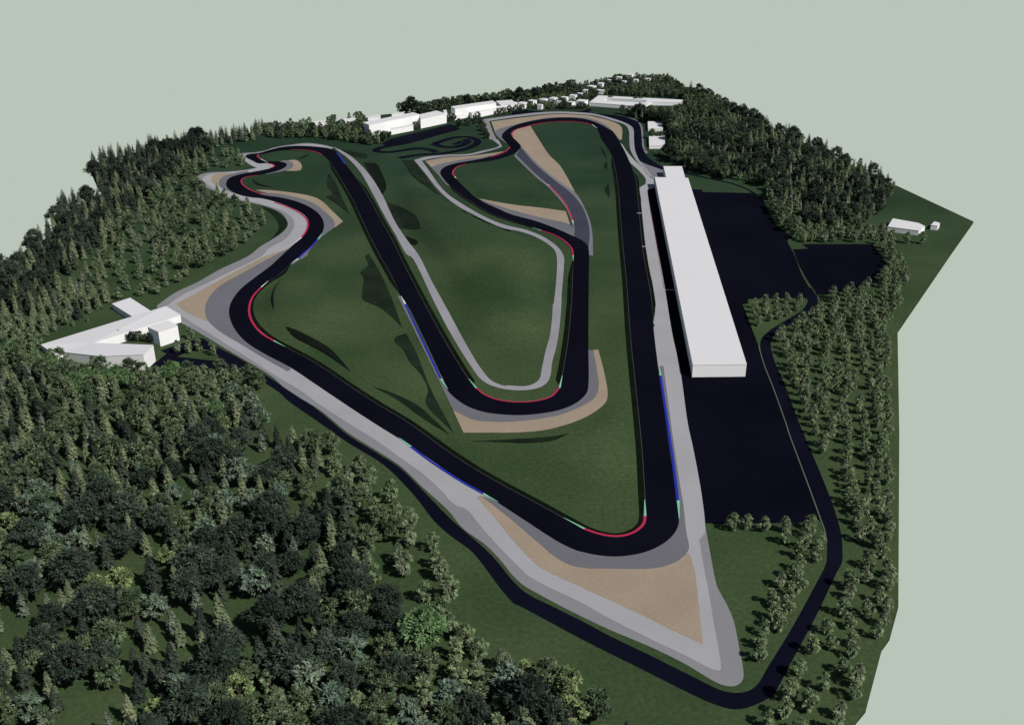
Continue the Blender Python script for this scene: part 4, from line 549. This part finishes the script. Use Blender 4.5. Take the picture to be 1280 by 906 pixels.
def spruce_tree(seed, h, wdt, lm, trunk_m, layers=15, nb=9, base=.12):
    r = random.Random(seed); q, tn = [], []
    for i in range(layers):
        f_ = i / (layers - 1); z = h * (base + (1 - base) * f_ ** .92); rad = wdt / 2 * (1 - f_) ** .62 * r.uniform(.82, 1.12) + .12
        n = max(4, int(nb * (1 - f_ * .45))); a0 = r.uniform(0, 6.28)
        for k in range(n):
            if r.random() < .1: continue
            a = a0 + 6.28 * k / n + r.uniform(-.25, .25); L_ = rad * r.uniform(.72, 1.15); dr = L_ * r.uniform(.22, .5)
            d = Vector((math.cos(a), math.sin(a), 0)); s = Vector((-d.y, d.x, 0)); wd = L_ * r.uniform(.26, .40) + .10
            p0 = Vector((0, 0, z)) + d * L_ * .08; p1 = Vector((0, 0, z - dr * .35)) + d * L_ * .6; p2 = Vector((0, 0, z - dr)) + d * L_
            tone = r.uniform(.7, 1.3)
            q.append([p0 - s * wd * .2, p1 - s * wd, p1 + s * wd * .1 + Vector((0, 0, wd * .25)), p0 + s * .05]); tn.append(tone)
            q.append([p0 + s * wd * .2, p0 - s * .05, p1 - s * wd * .1 + Vector((0, 0, wd * .25)), p1 + s * wd]); tn.append(tone * r.uniform(.85, 1.15))
            q.append([p1 - s * wd, p2, p1 + s * wd * .1 + Vector((0, 0, wd * .25))]); tn.append(tone * 1.15)
            q.append([p1 - s * wd * .1 + Vector((0, 0, wd * .25)), p2, p1 + s * wd]); tn.append(tone * 1.2)
    q.append([Vector((-.1, 0, h * .95)), Vector((.1, 0, h * .95)), Vector((0, 0, h * 1.005))]); tn.append(1.1)
    tr = h * .014 + .05
    return tree_mesh('crown', q, tn, lm), tube_mesh('trunk', [[((0, 0, -.3), tr * 1.4), ((0, 0, h * .5), tr * .7), ((0, 0, h * .97), .03)]], trunk_m)
KIND = {}      # kind -> list of (crown mesh, trunk mesh, nominal height, colour word)
def reg(kind, word, h, meshes): KIND.setdefault(kind, []).append((*meshes, h, word))
for i in range(3): reg('young_tree', 'pale green', 9.8, broad_tree(20 + i, 9.8, 6.0, 38, 20, .70, L['young_green' if i != 1 else 'young_pale'], M['bark_pale'], droop=.55, base=.16))
for i in range(2): reg('spruce_tree', 'olive green', 13.5, spruce_tree(40 + i, 13.5, 5.8, L['spruce_olive'], M['bark']))
for i in range(2): reg('dark_spruce', 'very dark', 14, spruce_tree(45 + i, 14, 6.6, L['spruce_dark'], M['bark']))
reg('spruce_tree', 'grey green', 12, spruce_tree(49, 12, 5.0, L['spruce_grey'], M['bark'], layers=12))
for i in range(2): reg('dark_broadleaf', 'dark green', 14, broad_tree(60 + i, 14, 13, 76, 32, .78, L['broad_dark'], M['bark']))
for i in range(2): reg('broadleaf_tree', 'mid green', 12, broad_tree(64 + i, 12, 9.5, 52, 24, .74, L['broad_mid'], M['bark']))
reg('bluish_broadleaf', 'pale blue-green', 12, broad_tree(67, 12, 9.5, 40, 22, .85, L['broad_blue'], M['bark'], droop=.3))
reg('lime_broadleaf', 'yellow-green', 11, broad_tree(68, 11, 7.5, 38, 24, .70, L['broad_lime'], M['bark']))
reg('emerald_broadleaf', 'bright green', 12, broad_tree(69, 12, 11.5, 105, 32, .60, L['broad_emerald'], M['bark']))
reg('round_tree', 'dark round', 9, broad_tree(70, 9, 8.5, 44, 24, .7, L['broad_mid'], M['bark'], base=.12))
reg('round_tree', 'dark round', 9, broad_tree(71, 9, 8.0, 44, 24, .7, L['broad_dark'], M['bark'], base=.12))

for o in BLOCK: raster(o, MASK)
tmp = np.zeros_like(MASK); raster(tb, tmp); t2 = np.zeros_like(MASK); raster(ta, t2); MASK |= tmp & ~t2
for pts in DATA['islands']: raster(outline(pts), MASK, False)
for o_, dpt in OPEN:
    a = np.array([(p[0], p[1]) for p in o_])
    raster([(a[:, 0].min(), a[:, 1].min() - dpt), (a[:, 0].max(), a[:, 1].min() - dpt), (a[:, 0].max(), a[:, 1].max()), (a[:, 0].min(), a[:, 1].max())], MASK)
tmp = np.zeros_like(MASK); raster(slab, tmp); OFF = ~tmp
NEAR = {n: dilate(MASK, n) | OFF for n in (1, 2, 3, 4, 5)}
TREES = []       # kind, variant, x, y, scale, rot, area
GRID = {}
def free(x, y, d, asp=1.0):
    k = int(6); gx, gy = int(x // k), int(y // k)
    for i in range(gx - 3, gx + 4):
        for j in range(gy - 3, gy + 4):
            for (a, b, d2) in GRID.get((i, j), ()):
                if (a - x) ** 2 + ((b - y) * asp) ** 2 < (d2 if d2 > 11 else min(d, d2)) ** 2: return False
    return True
def plant(kind, x, y, area, s=1.0, variant=None, d=3.0):
    vs = KIND[kind]; vi = rnd.randrange(len(vs)) if variant is None else variant
    TREES.append((kind, vi, x, y, s, rnd.uniform(0, 6.28), area)); GRID.setdefault((int(x // 6), int(y // 6)), []).append((x, y, d))
def scatter(area, spacing, mix, margin=2, tries=30, smin=.8, smax=1.2, gap=None, gscale=.03, asp=1.0):
    poly = [Vector(p[:2]) for p in DATA['areas'][area]]
    a = np.array([(p.x, p.y) for p in poly]); x0, y0 = a.min(0); x1, y1 = a.max(0)
    n = int((x1 - x0) * (y1 - y0) / spacing ** 2 * tries)
    r = np.random.RandomState(sum(map(ord, area))); px_ = r.uniform(x0, x1, n); py_ = r.uniform(y0, y1, n)
    ok = inside(poly, px_, py_)
    for x, y in zip(px_[ok], py_[ok]):
        ix, iy = int(x - X0), int(y - Y0)
        if not (0 <= ix < X1 - X0 and 0 <= iy < Y1 - Y0) or NEAR[margin][iy, ix]: continue
        u, v_, dep = project(x, y, 5)
        if u < -90 or u > 1370 or v_ > 990: continue
        q = noise.noise(Vector((x * gscale, y * gscale, 3.1)))
        if gap is not None and q < gap: continue
        q2 = noise.noise(Vector((x * .022, y * .022, 9.7))) * .6 + .5 + rnd.uniform(-.28, .28)
        kind = mix[min(len(mix) - 1, max(0, int(q2 * len(mix))))]
        sp = spacing * (1.28 if kind in ('dark_broadleaf', 'bluish_broadleaf', 'emerald_broadleaf') else 1)
        if not free(x, y, sp, asp): continue
        plant(kind, float(x), float(y), area, rnd.uniform(smin, smax), d=sp)
# single trees first, then the woods
for p in DATA['solo']: plant('emerald_broadleaf', p[0], p[1], 'solo', 1.5, d=13)
for p in DATA['small']: plant('young_tree', p[0], p[1], 'small', .85, d=4)
for p in DATA['courtyard']: plant('round_tree', p[0], p[1], 'courtyard', .68, d=3)
for p in DATA['yard_trees']: plant('round_tree', p[0], p[1], 'yard_trees', .8, d=3)
for p in DATA['hall_trees']: plant('round_tree', p[0], p[1], 'hall_trees', rnd.uniform(.8, 1.05), d=3)
for p in DATA['sq_trees']: plant('young_tree', p[0], p[1], 'sq_trees', .45, d=3)
for p in DATA['low']: plant('spruce_tree', p[0], p[1], 'low', rnd.uniform(.3, .55), 2, d=3)
Bd, Bm, Bb, Bl, Be = 'dark_broadleaf', 'broadleaf_tree', 'bluish_broadleaf', 'lime_broadleaf', 'emerald_broadleaf'
Sp, Sd, Y_, Rd = 'spruce_tree', 'dark_spruce', 'young_tree', 'round_tree'
scatter('plantation', 8.3, [Y_], 5, smin=.72, smax=1.0, gap=-.45, gscale=.06, asp=1.35)
scatter('island', 7.4, [Y_], 2, smin=.72, smax=.92)
scatter('paddock_row', 6.4, [Y_], 4, smin=.75, smax=.95, gap=-.4, gscale=.05)
scatter('wood_fringe', 8.6, [Y_, Y_, Y_, Bm], 3, smin=.9, smax=1.25, gap=-.15, gscale=.06)
scatter('wood_fringe2', 7.0, [Y_], 3, smin=.9, smax=1.2)
scatter('wood_spruce', 7.0, [Sd, Sp, Sp, Bm, Sp, Sd, Sp], 3, smin=.85, smax=1.35, gap=-.26, gscale=.04)
scatter('left_low', 7.0, [Y_, Bm, Y_, Be, Bm], 3, smin=.8, smax=1.1)
scatter('wood_front', 7.4, [Bb, Bm, Bl, Bb, Y_, Bm, Bd, Bb], 3, smin=.85, smax=1.25, gap=-.35, gscale=.05)
scatter('wood_main', 7.8, [Bd, Sp, Sd, Bm, Bd, Sp, Bb, Sd, Bd, Bm, Sp, Bd, Sd, Bb, Bd, Sp, Sd, Bl, Bd], 3, smin=.8, smax=1.3, gap=-.26, gscale=.045)
scatter('far_left_front', 10.0, [Y_, Sp, Y_, Y_, Bm, Y_], 3, smin=.85, smax=1.1)
scatter('far_left_back', 6.8, [Sd, Sp, Sd, Sd, Sp, Bd, Sd, Sp], 1, smin=.85, smax=1.4, gap=-.5)
scatter('left_mid', 6.4, [Sd, Sp, Sp, Y_, Sp, Bm], 3, smin=.75, smax=1.2, gap=-.4)
scatter('north_belt', 7.2, [Y_, Rd, Y_], 2, smin=.9, smax=1.15)
scatter('north_back', 6.0, [Rd, Rd, Rd, Bd], 1, smin=1.0, smax=1.6)
scatter('house_belt', 5.6, [Rd, Rd, Y_, Rd], 1, smin=.6, smax=.95)
scatter('north_east', 6.6, [Y_, Rd, Bm, Sp, Bd], 1, smin=.85, smax=1.15)
scatter('east_wood', 7.8, [Bd, Sp, Sp, Bm, Sd, Sp, Bd, Sp, Y_, Sp, Sd, Bb, Bd], 1, smin=.85, smax=1.3, gap=-.45)
scatter('east_belt', 7.4, [Y_, Y_, Bm], 2, smin=.85, smax=1.1)
scatter('east_belt2', 6.8, [Y_], 2, smin=.8, smax=1.0)

AREA = {
 'plantation': 'in the planting between perimeter road and right edge', 'island': 'on the grass island between paddock and car park', 'paddock_row': 'in the belt inside the perimeter road below the paddock',
 'wood_fringe': 'scattered on grass at the right fringe of the near wood', 'wood_fringe2': 'in a row on grass right of the near wood', 'wood_spruce': 'in the conifer stand left below the V-shaped building',
 'left_low': 'below the V-shaped building at the left', 'wood_front': 'in the brighter grove at the bottom edge', 'wood_main': 'in the dense dark wood at the near left', 'far_left_front': 'in the light grove inside the left hairpins', 'far_left_back': 'in the far left wood along the edge',
 'left_mid': 'in the wood left of the V-shaped building', 'north_belt': 'in the belt behind the upper left bend', 'north_back': 'behind the white halls at the far edge', 'house_belt': 'among the white houses at the far edge',
 'north_east': 'around the courtyard building at the top', 'east_wood': 'in the far right wood behind the paddock', 'east_belt': 'in the belt along the far side of the car park', 'east_belt2': 'right of the car park by the lawn'}
NOUN = {'young_tree': 'young tree', 'spruce_tree': 'spruce', 'dark_spruce': 'tall spruce', 'dark_broadleaf': 'broad dense tree', 'broadleaf_tree': 'broadleaf tree', 'bluish_broadleaf': 'broadleaf tree',
        'lime_broadleaf': 'small broadleaf tree', 'emerald_broadleaf': 'broadleaf tree', 'round_tree': 'rounded tree'}
CATN = {'young_tree': 'young tree', 'spruce_tree': 'spruce', 'dark_spruce': 'dark spruce', 'dark_broadleaf': 'dark broadleaf tree', 'broadleaf_tree': 'broadleaf tree', 'bluish_broadleaf': 'broadleaf tree',
        'lime_broadleaf': 'broadleaf tree', 'emerald_broadleaf': 'broadleaf tree', 'round_tree': 'round tree'}
FAMILY = {'young_tree': 'young_tree', 'spruce_tree': 'conifer', 'dark_spruce': 'conifer', 'dark_broadleaf': 'broadleaf', 'broadleaf_tree': 'broadleaf', 'bluish_broadleaf': 'broadleaf', 'lime_broadleaf': 'broadleaf', 'emerald_broadleaf': 'broadleaf', 'round_tree': 'broadleaf'}
SPECIAL = {'solo': 'single big bright green round tree on grass at the right of the near wood', 'small': 'small young tree on the lawn beside the cube building and the service road',
           'courtyard': 'rounded tree in the wedge between the arms of the V-shaped building', 'yard_trees': 'rounded tree inside the yard of the courtyard building', 'sq_trees': 'young tree in front of the two square white buildings',
           'hall_trees': 'rounded tree in the rows in front of the white halls beside the kart track',
           'low': 'very low spruce sapling on grass behind the V-shaped building'}
def size_of(t):
    u, v_, dep = project(t[2], t[3], 4)
    vis = -8 < u < 1288 and -5 < v_ < 925
    return (KIND[t[0]][t[1]][2] * t[4] / dep) if vis else 0.0
fam = {}
for t in TREES: fam.setdefault(FAMILY[t[0]], []).append(t)
REST = {}
LIM = 295
n_ind = 0
protos = {}
for fk, ts in fam.items():
    ts.sort(key=lambda t: (t[6] in SPECIAL, size_of(t)), reverse=True)
    for i, t in enumerate(ts):
        kind, vi, x, y, s, rz, area = t
        crown, trunk, h, word = KIND[kind][vi]
        if i < LIM and (size_of(t) > 0):
            if area in SPECIAL: lab, grp = SPECIAL[area], None if area == 'solo' else 'trees: ' + SPECIAL[area]
            else:
                sz = 'small ' if s < .85 else 'big ' if s > 1.08 else ''
                lab = f'{sz}{word} {NOUN[kind]} {AREA[area]}'; grp = f'{word} {NOUN[kind]}s {AREA[area]}'
            o = empty({'young_tree': 'young_tree', 'conifer': 'spruce_tree', 'broadleaf': 'broadleaf_tree'}[fk], (x, y, height(x, y)), lab, {'young_tree': 'young tree', 'conifer': 'spruce', 'broadleaf': 'broadleaf tree'}[fk], grp, rz, s)
            for nm, me in (('crown', crown), ('trunk', trunk)):
                c = bpy.data.objects.new(nm, me); col.objects.link(c); c.parent = o
            n_ind += 1
        else:
            REST.setdefault(fk, []).append(t)
# the many smaller trees behind: one object per kind, its points carry whole trees
def forest(name, ts, label):
    keys = sorted({(t[0], t[1]) for t in ts})
    me = bpy.data.meshes.new(name); me.from_pydata([(t[2], t[3], 0.0) for t in ts], [], [])
    a = me.attributes.new('pick', 'INT', 'POINT'); a.data.foreach_set('value', [keys.index((t[0], t[1])) for t in ts])
    a = me.attributes.new('size', 'FLOAT', 'POINT'); a.data.foreach_set('value', [t[4] for t in ts])
    a = me.attributes.new('turn', 'FLOAT', 'POINT'); a.data.foreach_set('value', [t[5] for t in ts])
    o = bpy.data.objects.new(name, me); col.objects.link(o); o['kind'] = 'stuff'; o['label'] = label; o['category'] = 'forest'
    ng = bpy.data.node_groups.new(name, 'GeometryNodeTree')
    ng.interface.new_socket('Geometry', in_out='INPUT', socket_type='NodeSocketGeometry'); ng.interface.new_socket('Geometry', in_out='OUTPUT', socket_type='NodeSocketGeometry')
    gi, go = ng.nodes.new('NodeGroupInput'), ng.nodes.new('NodeGroupOutput')
    jn = ng.nodes.new('GeometryNodeJoinGeometry')
    for kd in reversed(keys):
        j2 = ng.nodes.new('GeometryNodeJoinGeometry')
        for me_ in KIND[kd[0]][kd[1]][:2]:
            src = next(ob for ob in bpy.data.objects if ob.data is me_)
            oi = ng.nodes.new('GeometryNodeObjectInfo'); oi.inputs['Object'].default_value = src; oi.transform_space = 'ORIGINAL'
            ng.links.new(oi.outputs['Geometry'], j2.inputs[0])
        g2 = ng.nodes.new('GeometryNodeGeometryToInstance'); ng.links.new(j2.outputs[0], g2.inputs[0]); ng.links.new(g2.outputs[0], jn.inputs[0])
    ip = ng.nodes.new('GeometryNodeInstanceOnPoints'); ip.inputs['Pick Instance'].default_value = True
    def attr(n_, ty):
        q = ng.nodes.new('GeometryNodeInputNamedAttribute'); q.data_type = ty; q.inputs['Name'].default_value = n_
        return next(s_ for s_ in q.outputs if s_.enabled and s_.name == 'Attribute')
    cx = ng.nodes.new('ShaderNodeCombineXYZ'); ng.links.new(attr('turn', 'FLOAT'), cx.inputs['Z'])
    e2r = ng.nodes.new('FunctionNodeEulerToRotation'); ng.links.new(cx.outputs[0], e2r.inputs[0])
    ng.links.new(gi.outputs[0], ip.inputs['Points']); ng.links.new(jn.outputs[0], ip.inputs['Instance'])
    ng.links.new(attr('pick', 'INT'), ip.inputs['Instance Index']); ng.links.new(e2r.outputs[0], ip.inputs['Rotation']); ng.links.new(attr('size', 'FLOAT'), ip.inputs['Scale'])
    ng.links.new(ip.outputs[0], go.inputs[0])
    md = o.modifiers.new('trees', 'NODES'); md.node_group = ng
for fk, ts in REST.items():
    forest({'young_tree': 'young_tree_woodland', 'conifer': 'spruce_forest', 'broadleaf': 'broadleaf_wood'}[fk], ts,
           {'young_tree': 'the many farther pale young trees of the belts around the circuit', 'conifer': 'mass of farther olive and dark spruces at the left and far right', 'broadleaf': 'mass of farther broadleaf trees along the far edges'}[fk])
print('TREES', len(TREES), 'individual', n_ind, {k_: len(v_) for k_, v_ in REST.items()}, {a: sum(t[6] == a for t in TREES) for a in AREA})
